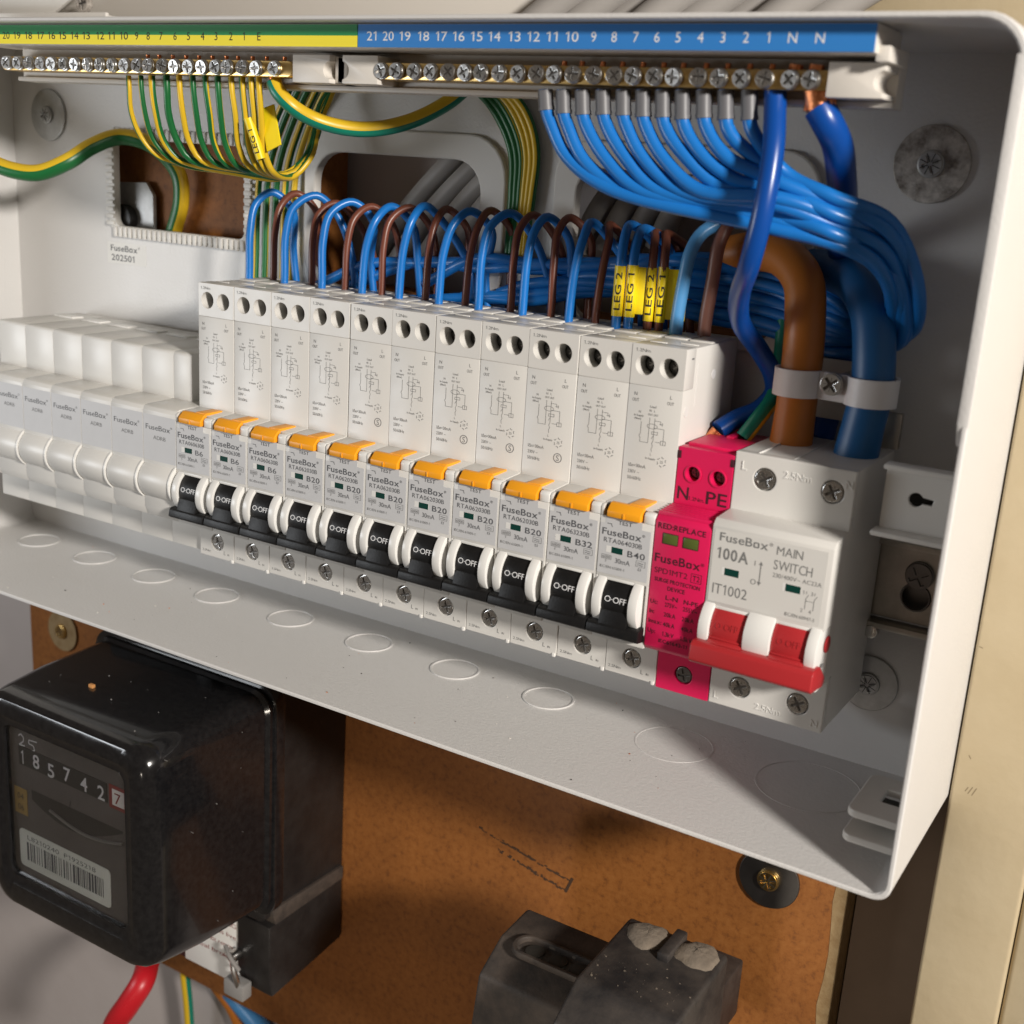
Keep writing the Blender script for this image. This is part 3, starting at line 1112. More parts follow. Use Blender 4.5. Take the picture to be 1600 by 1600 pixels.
# ------------------------------------------------------------------ pink surge protector
spd = thing('surge_protector', (-45, 0, ZBOT), 'pink surge protection device between the breakers and main switch', 'surge protector')
b = MB()
x0, x1 = -53.9, -36.2
ZS = -28.7
b.prism([(4.0, ZS - 0.6), (38, ZS - 0.6), (38, -48), (4.0, -48)], 'x', x0 + 0.3, x1 - 0.3, 'pink_plastic', 0.3)
plate_front(b, x0, x1, -46.4, ZS, [(-48.6, -36.4, 2.2), (-40.6, -36.4, 2.2)], 0.0, 4.4, 'pink_plastic')
for hx in (-48.6, -40.6):
    b.plate([circle(hx, -36.4, 2.75, 28), circle(hx, -36.4, 2.25, 28)], 'y', -0.35, 0.1, 'pink_plastic', 0.1)
    b.cyl((hx, -36.4), 'y', 2.15, 3.5, 3.9, 'print_spd', 20, 0)
b.box(x0 + 1.2, x1 - 1.2, 4, 20, ZS - 0.4, ZS + 0.9, 'pink_plastic', 0.3)
b.box(-49.8, -48.2, 20, 36, ZS - 0.4, ZS + 0.6, 'pink_plastic', 0.2)
b.box(-46.3, -44.0, 18, 36, ZS - 0.4, ZS + 1.6, 'pink_plastic', 0.2)
b.box(x0 - 0.05, x0 + 1.0, -0.2, 2, ZS - 3.5, ZS - 1.2, 'print_spd', 0.1)
b.box(x1 - 1.0, x1 + 0.05, -0.2, 2, ZS - 3.5, ZS - 1.2, 'print_spd', 0.1)
b.prism([(2.0, -46.4), (FY + 1.6, ZM + 0.4), (FY, ZM - 1.4), (FY, -88.5), (FY + 1.2, -90.0), (2.0, -90.0)], 'x', x0, x1, 'pink_plastic', 0.4)
for i in range(6):
    yy = -1.4 - i * 1.75
    b.box(x0 + 0.1, x1 - 0.1, yy - 0.55, yy + 0.55, -47.4 - 0.1 * i, -45.95 - 0.1 * i, 'pink_plastic', 0.25)
b.prism([(2.0, -89.6), (38, -89.6), (38, ZBOT + 0.2), (2.0, ZBOT + 0.2)], 'x', x0 + 0.2, x1 - 0.2, 'pink_plastic', 0.3)
plate_front(b, x0, x1, ZBOT - 0.8, -89.6, [(-44.9, -100.4, 3.0)], 0.0, 3.0, 'pink_plastic')
b.box(x0 + 0.2, x1 - 0.2, 2, 38, -90, -47, 'pink_plastic', 0.2)
m = 'print_spd'
b.text('N', -53.0, -44.6, 3.9, m, 0.0, bold=0.012)
b.text('1.2Nm.', -49.3, -44.5, 1.2, m, 0.0, w=5.2)
b.text('PE', -43.7, -44.6, 3.9, m, 0.0, w=6.6, bold=0.012)
y = FY
b.text('RED:REPLACE', -52.9, -51.2, 1.65, m, y, w=15.2, bold=0.02)
b.text('FuseBox', -53.0, -61.6, 2.6, m, y, w=14.6, bold=0.016)
b.text('®', -38.3, -60.2, 1.0, m, y)
b.text('SPD1MT2', -52.7, -65.0, 1.7, m, y, w=10.6)
b.text('T2', -40.4, -65.1, 1.7, m, y, w=2.2, bold=0.012)
b.lines([(-40.9, -65.6), (-37.7, -65.6), (-37.7, -62.9), (-40.9, -62.9), (-40.9, -65.6)], 0.16, m, y)
b.text('SURGE PROTECTION', -52.4, -67.6, 1.2, m, y, w=14.6, bold=0.022)
b.text('DEVICE', -45.2, -69.8, 1.25, m, y, w=5.6, align='c', bold=0.022)
for row, (a, c, d) in enumerate((('', 'L-N', 'N-PE'), ('Uc:', '275V~', '255V~'), ('In:', '20kA', '20kA'), ('Imax:', '40kA', '40kA'), ('Up:', '1.3kV', '1.5kV'))):
    z = (-72.6, -74.8, -77.9, -81.0, -84.1)[row]
    b.text(a, -53.1, z, 1.3, m, y, bold=0.02) if a else None
    b.text(c, -48.3, z - 0.2, 1.35, m, y, w=4.0 if row < 2 else 3.8, bold=0.02)
    b.text(d, -42.4, z - 0.2, 1.35, m, y, w=4.6 if row < 2 else 3.8, bold=0.02)
b.text('IEC61643-11', -49.2, -86.6, 1.15, m, y, w=9.5, bold=0.018)
b.build('body', spd, (-45, 0, -60))
for wx in (-50.9, -44.4):
    b = MB()
    b.box(wx, wx + 4.6, FY - 0.25, FY + 0.1, -55.6, -52.6, 'olive_window', 0.12)
    b.lines([(wx - .1, -55.7), (wx + 4.7, -55.7), (wx + 4.7, -52.5), (wx - .1, -52.5), (wx - .1, -55.7)], 0.28, 'print_spd', FY, 0.1)
    b.build('status_window', spd, (wx, FY, -54))
screw_head('terminal_screw', 2.75, (-44.9, 1.6, -100.4), spd, 0.25, 'dark_steel', thick=1.2)
for hx in (-48.6, -40.6):
    screw_head('terminal_screw', 1.8, (hx, 3.7, -36.4), spd, 0.2, 'dark_steel', thick=0.9)

# ------------------------------------------------------------------ main switch
sw = thing('main_switch', (-18, 0, ZBOT), 'wide white main switch with a red toggle bar', 'switch')
b = MB()
x0, x1 = -35.9, -0.1
ZMT = -27.0
b.prism([(3.0, ZMT - 0.15), (39, ZMT - 0.15), (39, ZBOT - 0.4), (3.0, ZBOT - 0.4), (3.0, -89.0), (FY + 0.4, -89.4), (FY + 0.4, -86.0), (-5.5, -86.0), (-5.5, -70.9),
         (FY, -70.9), (FY, -46.8), (FY + 1.6, -45.0), (3.0, -44.2)], 'x', x0, x1, 'device_plastic', 0.35)
plate_front(b, x0, x1, -45.0, ZMT, [(-26.4, -34.0, 3.4), (-6.4, -33.9, 3.4)], 0.0, 3.0, bevel=0.3)
b.box(x0 + 6, x0 + 6.6, 2, 20, ZMT - 0.3, ZMT + 0.25, 'cheek_plastic', 0.1)
b.box(-19.2, -18.9, 2, 38, ZMT - 0.3, ZMT + 0.12, 'device_plastic', 0.05)
for a, c in ((x0 + 0.1, -32.6), (-22.0, -14.0), (-3.6, -0.5)):
    cheek(b, a, c, r=CR + 0.1)
for a, c in ((-32.6, -22.0), (-14.0, -3.6)):
    b.prism([(FY, -70.6), (FY, -71.6), (-5.7, -73.2), (-5.7, -70.6)], 'x', a, c, 'cheek_plastic', 0.1)
plate_front(b, x0, x1, ZBOT - 0.6, -89.0, [(-26.4, -99.2, 3.4), (-8.2, -99.3, 3.4)], 0.0, 3.0, bevel=0.3)
m = 'cheek_plastic'
b.text('L', -33.6, -32.2, 2.6, m, 0.0, ext=0.065, lift=0.0)
b.text('N', -2.9, -32.2, 2.4, m, 0.0, w=2.0, ext=0.065, lift=0.0)
b.text('2.5Nm', -20.9, -32.5, 2.2, m, 0.0, w=8.2, ext=0.065, lift=0.0)
b.text('L', -34.2, -104.6, 2.4, m, 0.0, ext=0.065, lift=0.0)
b.text('N', -3.6, -105.0, 2.2, m, 0.0, w=2.0, ext=0.065, lift=0.0)
b.text('2.5Nm', -21.0, -104.6, 2.0, m, 0.0, w=8.0, ext=0.065, lift=0.0)
b.build('body', sw, (-18, 0, -60))
b = MB()
y = FY - 0.06
b.box(x0 + 0.8, -1.6, FY - 0.06, FY + 0.05, -69.6, -47.8, 'device_plastic', 0)
m = 'print_main'
b.text('FuseBox', -33.4, -51.0, 2.5, m, y, w=14.6, bold=0.012)
b.text('®', -18.5, -49.6, 1.0, m, y)
b.text('100A', -33.8, -56.3, 3.3, m, y, w=9.6, bold=0.022)
b.text('IT1002', -34.0, -67.0, 3.1, m, y, w=10.6)
b.text('MAIN', -16.2, -51.6, 2.6, m, y, w=7.6)
b.text('SWITCH', -16.6, -55.9, 2.8, m, y, w=11.2)
b.text('230/400V~ AC22A', -16.6, -58.2, 1.25, m, y, w=14.2)
b.text('IEC/EN 60947-3', -11.8, -68.6, 1.0, m, y, w=8.6)
b.lines([(-20.3, -55.0), (-20.3, -61.4)], 0.28, m, y)
for dz, s in ((-54.6, -1), (-61.8, 1)):
    b.add([(-20.3, y - .06, dz), (-20.9, y - .06, dz + 1.1 * s), (-19.7, y - .06, dz + 1.1 * s)], [(0, 1, 2)], m)
b.text('I', -22.2, -56.2, 1.5, m, y)
b.text('O', -22.9, -61.8, 1.6, m, y)
for i, sx in enumerate((-6.3, -3.9)):
    b.lines([(sx, -60.2), (sx, -61.0)], 0.15, m, y)
    b.lines([(sx + 0.7, -61.1), (sx, -62.4), (sx, -65.5)], 0.15, m, y)
    b.text(('1', '3')[i], sx - 1.1, -61.2, 1.1, m, y)
    b.text(('2', '4')[i], sx - 1.2, -66.5, 1.1, m, y)
b.lines([(-6.3, -63.0), (-3.9, -63.0)], 0.15, m, y)
for a, z in ((-31.8, -61.0), (-13.4, -61.5)):
    b.box(a, a + 5.4, y - 0.03, y, z, z + 2.2, 'cheek_plastic', 0)
    b.box(a + 0.9, a + 5.3, y - 0.06, y, z, z + 2.15, 'green_window', 0)
b.build('rating_label', sw, (-18, FY, -58))
b = MB()
for a, c in ((-32.5, -22.1), (-13.9, -3.7)):
    b.prism(circle(CY, CZ, 8.3, 44), 'x', a, c, 'red_plastic', 0.25, 2, 40)
    b.box(a + 0.1, c - 0.1, CY - 8.6, CY - 6, -79.9, -79.3, 'red_plastic', 0.15)

    b.prism([(-8, -86), (-13.2, -79.4), (-14.9, -80.0), (-17.4, -80.9), (-15, -86)], 'x', a, c, 'red_plastic', 0.2)

    def on_drum2(p, r=8.32):
        t = (p[1] - CZ) / r
        return (p[0], CY - (r + p[2]) * math.cos(t), CZ + (r + p[2]) * math.sin(t))
    b.text('O OFF', a + 1.6, -76.6, 1.9, 'red_plastic', w=7.0, ext=0.06, fn=on_drum2)
b.prism([(-6.5, -86.0), (-12.6, -80.8), (-17.6, -80.6), (-18.9, -81.6), (-19.6, -86.2), (-18.6, -87.2), (-8, -88.6)],
        'x', -36.4, 0.6, 'red_plastic', 0.5, 3)
b.build('toggle', sw, (-18, -12, -82))
for hx, hz in ((-26.4, -34.0), (-6.4, -33.9), (-26.4, -99.2), (-8.2, -99.3)):
    screw_head('terminal_screw', 3.15, (hx, 1.5, hz), sw, 0.5, 'steel', thick=1.5)
b = MB()
b.cyl((-6.6, -76.1), 'x', 2.5, -0.3, 0.12, 'red_plastic', 26, 0.1)
b.box(-0.2, 0.1, -10, -8.6, -82.2, -81.2, 'print_soft', 0)
b.build('pivot_cap', sw, (0, -6.6, -76))

# ================================================================== TERMINAL BARS
LY = -20.0
car = thing('terminal_carrier', (-170, 0, 68.6), 'cream plastic carrier holding both terminal bars under the top edge', 'terminal carrier')
b = MB()
b.prism([(-345, 68.6), (-3.6, 68.6), (-3.6, 83.0), (-6.0, 83.0), (-6.0, 87.2), (-345, 87.2)], 'y', -1.0, 6, 'carrier_plastic', 0.4)
b.box(-345, -3.6, -3.6, 0, 68.6, 70.2, 'carrier_plastic', 0.4)
b.box(-350, -5.0, LY + 0.3, 0, 80.3, 87.3, 'carrier_plastic', 0.3)
b.box(-5.6, -2.2, LY + 3, 0, 78.6, 82.4, 'carrier_plastic', 0.3)
b.build('back_plate', car, (-170, 0, 75))
for (a, c, side) in ((-18.6, -4.0, 1), (-176.0, -161.8, -1), (-196.6, -181.0, 1)):
    b = MB()
    zc, hr = 74.3, 2.6
    if side > 0:
        poly = [(a, 70.3), (c, 70.3), (c, 78.9), (a, 78.9)]
        bite = [(c - 4 + hr * math.cos(t) * 1.0 + 4, zc + hr * math.sin(t)) for t in [math.radians(270 - 18 * i) for i in range(11)]]
        poly = [(a, 70.3), (c, 70.3)] + bite + [(c, 78.9), (a, 78.9)]
    else:
        bite = [(a + hr * math.cos(t), zc + hr * math.sin(t)) for t in [math.radians(90 - 18 * i) for i in range(11)]]
        poly = [(a, 70.3), (c, 70.3), (c, 78.9), (a, 78.9)] + bite
    b.prism(poly, 'y', -12.2, -0.5, 'carrier_plastic', 0.35)
    xx = c if side > 0 else a
    b.box(min(xx, xx + 4 * side), max(xx, xx + 4 * side) if side > 0 else max(xx, xx), -9.5, -0.5, 70.6, 78.6, 'carrier_plastic', 0.3) if xx != -4.0 else None
    b.build('bar_holder', car, ((a + c) / 2, -6, 74))
b = MB()
XS = at(558, 58, y=LY)[0]
b.box(-350, XS, LY - 0.1, LY + 0.3, 83.75, 87.0, 'strip_green', 0)
b.box(-350, XS, LY - 0.1, LY + 0.3, 80.5, 83.75, 'strip_yellow', 0)
EN = {'E': 405, '1': 382, '2': 361, '3': 338, '4': 317, '5': 295, '6': 274, '7': 252, '8': 232, '9': 214, '10': 194, '11': 175, '12': 157,
      '13': 135, '14': 117, '15': 98, '16': 81, '17': 64, '18': 45, '19': 27, '20': 10}
for s, u in EN.items():
    x, _, z = at(u, 58, y=LY)
    b.text(s, x, 82.2, 2.5, 'print_black', LY - 0.1, align='c', w=(4.0 if len(s) > 1 else None))
b.build('number_strip', car, (-250, LY, 84))['label'] = 'green and yellow number strip'
b = MB()
b.box(XS + 0.4, -5.3, LY - 0.1, LY + 0.3, 80.5, 87.0, 'strip_blue', 0)
NN = [('21', 582), ('20', 607), ('19', 633), ('18', 662), ('17', 690), ('16', 717), ('15', 745), ('14', 773), ('13', 804), ('12', 834), ('11', 864),
      ('10', 894), ('9', 928), ('8', 960), ('7', 994), ('6', 1027), ('5', 1060), ('4', 1095), ('3', 1130), ('2', 1166), ('1', 1202), ('N', 1239), ('N', 1282)]
for s, u in NN:
    x, _, z = at(u, 58, y=LY)
    b.text(s, x, 82.4, 2.6, 'print_white', LY - 0.1, align='c', w=(4.1 if len(s) > 1 else None))
b.build('number_strip', car, (-90, LY, 84))['label'] = 'blue number strip'

random.seed(11)


def terminal_bar(name, label, xa, xb, xs, tips):
    t = thing(name, ((xa + xb) / 2, -7, 74.4), label, 'terminal bar')
    b = MB()
    b.prism(rrect(xa, xb, 71.9, 77.0, 2.4), 'y', -10.8, -2.6, 'brass', 0.4)
    b.build('brass_bar', t, ((xa + xb) / 2, -7, 74.4))
    s0 = None
    for x in xs:
        r = random.uniform(0, 1.5)
        if s0 is None:
            s0 = screw_head('terminal_screw', 2.5, (x, -10.8, 74.5), t, 0.4, 'chrome', thick=1.7)
        else:
            c = s0.copy()
            COL.objects.link(c)
            c.location = (Vector((x, -10.8 - random.uniform(0, .6), 74.5)) - Vector(t['_o'])) * MM
            c.rotation_euler = (random.uniform(-.13, .13), r, random.uniform(-.13, .13))
    for x, rr in tips:
        b = MB()
        b.tube([(x, -6.8, 76.5), (x + .2, -6.9, 78.6)], rr, 'copper', 10, smooth=False)
        b.build('conductor_tip', t, (x, -6.8, 77))
    return t


nxs = [at(u, 115, y=-12.5)[0] for u in (593, 618, 645, 671, 698, 725, 750, 778, 808, 836, 865, 893, 926, 957, 989, 1022, 1053, 1089, 1123, 1158, 1193, 1235, 1268)]
terminal_bar('neutral_bar', 'brass neutral bar with steel screws under the blue number strip', -163.8, -17.0, nxs,
             [(x, 0.8) for x in nxs[10:21]] + [(nxs[21] - 0.8, 1.9), (nxs[22] - 0.8, 2.0)])
exs = [at(u, 106, y=-12.5)[0] for u in (426, 398, 376, 353, 335, 313, 292, 272, 251, 230, 212)]
dx = (exs[0] - exs[-1]) / 10
exs += [exs[-1] - dx * k for k in range(1, 12)]
terminal_bar('earth_bar', 'brass earth bar with steel screws under the green and yellow strip', -345, -197.5, exs,
             [(x, 0.7) for x in exs[:11]])


# ================================================================== WIRES
def wire(name, pts, r, m, label, cat='wire', group=None, stripe=None, ang0=0.0, twist=0.0, step=1.5, seg=14, radii=None):
    b = MB()
    b.tube(pts, r, m, seg, step, stripe=stripe, ang0=ang0, twist=twist, radii=radii)
    return tag(b.build(name, None, pts[0]), label, cat, group)


# --- neutral wires with grey ferrules
fx = [(852, 854, 172), (880, 881, 177), (910, 911, 179), (942, 943, 179), (974, 974, 180), (1005, 1005, 182), (1036, 1036, 183), (1067, 1067, 186),
      (1100, 1100, 184), (1134, 1134, 186), (1171, 1171, 187)]
perm = [4, 8, 1, 6, 10, 3, 7, 0, 9, 5, 2]
random.seed(21)
for i, (u0, u1, v1) in enumerate(fx):
    t = i / 10.0
    s = perm[i] / 10.0
    j = lambda a: random.uniform(-a, a)
    pts = px((u0, 140, -6.8), (u1, v1, -6.8), (u1 + 8, v1 + 24, -7))
    if i < 6:
        k = (5 - i)
        pts += px((u1 + 34 + j(4), v1 + 66 + k + j(3), -7), (u1 + 95 - 3 * i + j(8), v1 + 112 + 2 * k + j(4), -6 + j(1)))
    elif i < 9:
        pts += px((u1 + 36, v1 + 62, -7), (u1 + 90, v1 + 108 - 10 * (i - 6), -5))
    pts += px((1205 + 25 * t, 354 - 84 * t + j(3), -4 + 2 * j(1.2)), (1300, 380 - 76 * t + j(3), 1 + j(2)), (1362 + 30 * t + j(2), 412 - 64 * t + j(3), 9 + j(2.5)),
              (1392 + 45 * t + j(3), 468 - 18 * t + j(3), 22 + j(2.5)), (1375 + 45 * t + j(3), 515 + 22 * (1 - abs(2 * t - 1)) + 6 * t, 36),
              (1290 + 30 * t, 455 + 95 * s, 43 + j(2.5)), (1200, 420 + 96 * s + j(4), 44 + j(2.5)), (1080, 400 + 92 * s + j(5), 44 + j(2.5)))
    end = 1070 - 58 * perm[(i * 3) % 11]
    if end < 1000:
        pts += px(*[(uu, 398 + 62 * s + (end - 480) * 0.03 + j(7), 45 + j(1.8)) for uu in range(1000, int(end) + 30, -85)])
    pts += px((end, 440 + 30 * s, 46))
    w = wire('neutral_wire', pts, 1.95, 'blue_pvc', f'blue neutral wire with grey ferrule under number {11 - i} of the blue strip', 'wire',
             'blue neutral wires from the terminal bar', step=2.0)
    b = MB()
    a0, a1 = at(u0, 141, y=-6.8), at(u1, v1, y=-6.8)
    b.tube([a0, a1], 2.25, 'ferrule_grey', 18, smooth=False)
    d = (Vector(a0) - Vector(a1)).normalized()
    b.tube([Vector(a1) + d * 0.9, Vector(a1) - d * 0.15], 2.42, 'ferrule_grey', 18, smooth=False)
    b.build('ferrule', w, a0)

# --- dark blue pair
w = wire('neutral_link_wire', px((1212, 142, -6.8), (1211, 170, -8), (1208, 235, -12), (1192, 330, -14), (1172, 410, -10), (1156, 460, 2), (1158, 505, 16),
                                 (1185, 545, 27), (1207, 585, 33), (1208, 615, 36), (1185, 640, 33), (1150, 655, 28), (1122, 672, 23)),
         3.0, 'dark_blue_pvc', 'dark blue wire from the neutral bar down to the pink surge device', 'wire')
b = MB()
p0 = Vector(at(1212, 130, y=-6.8))
b.tube([p0, Vector(at(1212, 152, y=-6.8))], 2.6, 'copper', 14, smooth=False)
b.build('copper_strands', w, p0)
b = MB()
p0 = Vector(at(1122, 673, y=22.8))
b.tube([p0, p0 + Vector((-2.2, -1.0, -3.4))], 2.2, 'copper', 14, smooth=False)
b.build('copper_strands', w, p0)
w = wire('neutral_tail', px((1280, 168, -6.8), (1292, 190, -6), (1308, 225, 0), (1315, 280, 10), (1318, 340, 26), (1315, 420, 44)) +
         [(-22, 45.5, 5), (-26, 45.5, -40), (-24, 44.5, -90), (-16, 38, -113), (-9.5, 26, -113), (-8.5, 20, -104)],
         4.1, 'dark_blue_pvc', 'thick dark blue cable from the right end of the neutral bar', 'cable')
b = MB()
b.tube([Vector(at(1277, 140, y=-6.8)), Vector(at(1281, 171, y=-6.8))], 3.6, 'copper', 16, smooth=False)
for k in range(7):
    a = math.pi + k * math.pi / 6
    q = Vector(at(1281, 171, y=-6.8))
    b.tube([q + Vector((3.2 * math.cos(a), 2.6 * math.sin(a), 3.4)), q + Vector((3.7 * math.cos(a), 2.9 * math.sin(a), -0.6))], 0.75, 'copper', 8, smooth=False)
b.build('copper_strands', w, at(1277, 140, y=-6.8))

# --- loops above the breakers
BX = [389, 450, 509, 569, 625, 694, 756, 818, 891]
BPK = [(426, 294), (495, 299), (551, 309), (613, 316), (665, 315), (737, 323), (799, 326), (857, 332), (926, 340)]
BXx = [-250.5, -232.5, -213.9, -195.4, -178.4, -160.7, -144.1, -126.6, -108.3]
NX = [-242.8, -223.3, -206.8, -189.4, -170.2, -152.9, -133.8, -117.9, -100.9]
NPK = [(464, 296), (526, 311), (582, 316), (641, 318), (699, 320), (768, 322), (835, 329), (892, 333), (954, 344)]
random.seed(31)


def loop_pts(x, y0, pk, rise, back, lean):
    p = Vector(at(pk[0], pk[1], y=y0 + 9))
    zt = p.z - 1.5
    return [(x, y0 - 1, -3), (x, y0 - 0.8, 4), (x + lean, y0 - 0.2, zt * 0.55), (x + lean * 2 + (p.x - x) * .28, y0 + 2.4, zt * 0.86),
            (p.x, y0 + 9, zt), (p.x + 5, y0 + 15.0, zt * 0.80), (p.x + 7 + back * 2, y0 + 18.0, zt * 0.35), (p.x + 9 + back * 2, 46.0, -12)]


for i in range(9):
    d = DESC[i]
    wire('live_loop', loop_pts(NX[i], 31.5 - random.uniform(0, 1), NPK[i], 0, random.uniform(-3, 4), random.uniform(-.6, .9)), 1.36, 'brown_pvc',
         f'brown wire looping from the top of the {d}', 'wire', 'brown wire loops above the breakers')
    wire('neutral_loop', loop_pts(BXx[i], 27 - random.uniform(0, 1), BPK[i], 0, random.uniform(-3, 4), random.uniform(-.4, 1.0)), 1.48, 'blue_pvc',
         f'blue wire looping from the top of the {d}', 'wire', 'blue wire loops above the breakers')


def marker(parent, x, y, z0, z1, r, txt, flag=None):
    b = MB()
    rr = r + 0.28
    b.tube([(x, y, z0), (x, y, z1)], rr, 'marker_yellow', 20, smooth=False)
    if flag:
        b.prism([(x, y), (x + flag[0], y + 1.5), (x + flag[0], y + 1.9), (x, y + 0.5)], 'z', z0 + 1, z1 - 0.5, 'marker_yellow', 0.1)

    def fn(p):
        # text runs upwards along the sleeve, wrapped round it
        u, v = p[0], p[1] - 1.05
        a = -v / (rr + 0.05)
        A = a + math.radians(16)
        return (x + (rr + 0.05) * math.sin(A), y - (rr + 0.05) * math.cos(A), z0 + 2.0 + u)
    b.text(txt, 0, 0, 2.1, 'print_black', w=(z1 - z0) - 4.0, fn=fn, bold=0.012, cut=True)
    return b.build('cable_marker', parent, (x, y, z0))


def leg_loop(x, y, pk, r, m, name, label, txt, z0, z1, flag=None):
    p = Vector(at(pk[0], pk[1], y=y + 9))
    zt = p.z - 1.3
    w = wire(name, [(x, y, -3), (x, y, 4), (x, y, 14), (x, y, 23), (x + (p.x - x) * .35, y + 3, zt * .93), (p.x, y + 9, zt), (p.x + 6, y + 15, zt * .82),
                    (p.x + 9, 45, 5), (p.x + 11, 46, -12)], r, m, label, 'wire', 'tagged wires above the B32 breaker')
    marker(w, x, y, z0, z1, r, txt, flag)
    return w


leg_loop(-91.2, 26, (988, 345), 1.55, 'blue_pvc', 'neutral_loop', 'blue wire with yellow LEG 2 sleeve above the B32 breaker', 'LEG 2', 4.0, 20)
leg_loop(-87.6, 27.5, (1009, 351), 1.6, 'blue_pvc', 'neutral_loop', 'blue wire with yellow LEG 1 sleeve above the B32 breaker', 'LEG 1', 4.0, 20.5, (4, 1))
leg_loop(-82.4, 31, (1026, 357), 1.4, 'brown_pvc', 'live_loop', 'brown wire with yellow LEG 2 sleeve above the B32 breaker', 'LEG 2', 3.0, 20)
leg_loop(-78.8, 32, (1043, 359), 1.45, 'brown_pvc', 'live_loop', 'brown wire with yellow LEG 1 sleeve above the B32 breaker', 'LEG 1', 3.0, 20.5, (8, 1))
wire('neutral_loop', [(-71.4, 29, -3), (-71.2, 29, 6), (-70.2, 29.2, 18), (-69.2, 29.6, 26), (-66.5, 32, 32.5), (-60, 38, 36), (-50, 44, 33), (-40, 46, 20)],
     2.15, 'pale_blue_pvc', 'thicker pale blue wire rising from the top of the B40 breaker', 'wire')
wire('live_loop', [(-63.3, 33, -3), (-63.2, 33, 6), (-62.4, 33.4, 18), (-61.6, 34, 30), (-59, 38, 38), (-52, 44, 42), (-44, 47, 40)], 2.2, 'pale_brown_pvc',
     'thicker brown wire rising from the top of the B40 breaker', 'wire')

# --- meter tails
wire('live_tail', px((1130, 400, 49), (1175, 393, 44), (1225, 402, 36), (1255, 440, 30), (1258, 500, 27), (1254, 560, 26.5), (1246, 620, 26), (1236, 690, 25.5)) +
     [(-28.4, 25.3, -31)], 6.1, 'tail_brown_pvc', 'thick brown supply cable entering the main switch on the left', 'cable', 'thick supply cables of the main switch',
     seg=24, radii=lambda t: 6.1 + 0.5 * max(0, (t - 0.85) / 0.15))
wire('neutral_supply_tail', px((1270, 420, 48), (1305, 425, 42), (1340, 445, 35), (1362, 490, 29), (1366, 550, 26), (1362, 610, 25), (1350, 660, 24.5), (1338, 708, 24)) +
     [(-8.0, 23.7, -31)], 6.2, 'tail_blue_pvc', 'thick blue supply cable entering the main switch on the right', 'cable', 'thick supply cables of the main switch',
     seg=24, radii=lambda t: 6.2 + 0.5 * max(0, (t - 0.85) / 0.15))

# --- cable clamp
cl = thing('cable_clamp', (-20, 30, -10), 'white nylon strap clamping the two thick supply cables', 'cable clamp')


def strap_path(cx, cy, r, z, tilt):
    return [(cx + r * math.cos(t), cy + r * math.sin(t), z) for t in [math.radians(180 + 180 * i / 16) for i in range(17)]]


b = MB()
pb = Vector(at(1248, 597, y=26))
pbl = Vector(at(1362, 610, y=25))
A = [(pb.x + 6.75 * math.cos(t), pb.y + 6.75 * math.sin(t)) for t in [math.radians(120 + 225 * i / 24) for i in range(25)]]
Bb = [(pbl.x + 6.85 * math.cos(t), pbl.y + 6.85 * math.sin(t)) for t in [math.radians(195 + 225 * i / 24) for i in range(25)]]
path = A + Bb
z0a, z1a = pb.z - 4.1, pb.z + 4.1
V, F = [], []
n = len(path)
for k, (yy, th) in enumerate(((0, 0), (0, 1), (1, 1), (1, 0))):
    pass
dz = pbl.z - pb.z
for i, p in enumerate(path):
    a = Vector(path[max(0, i - 1)])
    c = Vector(path[min(n - 1, i + 1)])
    d = (c - a).normalized()
    nn = Vector((d.y, -d.x)) * 0.8
    z = pb.z + dz * i / (n - 1)
    V += [(p[0] - nn.x * 0.3, p[1] - nn.y * 0.3, z - 4.1), (p[0] + nn.x, p[1] + nn.y, z - 4.1), (p[0] + nn.x, p[1] + nn.y, z + 4.1), (p[0] - nn.x * 0.3, p[1] - nn.y * 0.3, z + 4.1)]
for i in range(n - 1):
    for k in range(4):
        k2 = (k + 1) % 4
        F.append((i * 4 + k, i * 4 + k2, (i + 1) * 4 + k2, (i + 1) * 4 + k))
F += [(0, 1, 2, 3), ((n - 1) * 4, (n - 1) * 4 + 1, (n - 1) * 4 + 2, (n - 1) * 4 + 3)]
b.add(V, F, 'nylon')
b.build('strap', cl, tuple(pb))
sc = at(1301, 600, y=21)
screw_head('clamp_screw', 3.4, sc, cl, 0.7, 'chrome', thick=2.2)
b = MB()
b.box(-37, -4, 40, 41.5, -21, -2.5, 'carrier_plastic', 0.3)
b.box(-5, 0.5, 39, 41.5, -27, -16, 'rail_steel', 0.3)
b.cyl((sc[0], sc[2]), 'y', 2.0, 21, 41, 'steel', 14, 0)
b.build('clamp_bracket', cl, (-20, 41, -12))

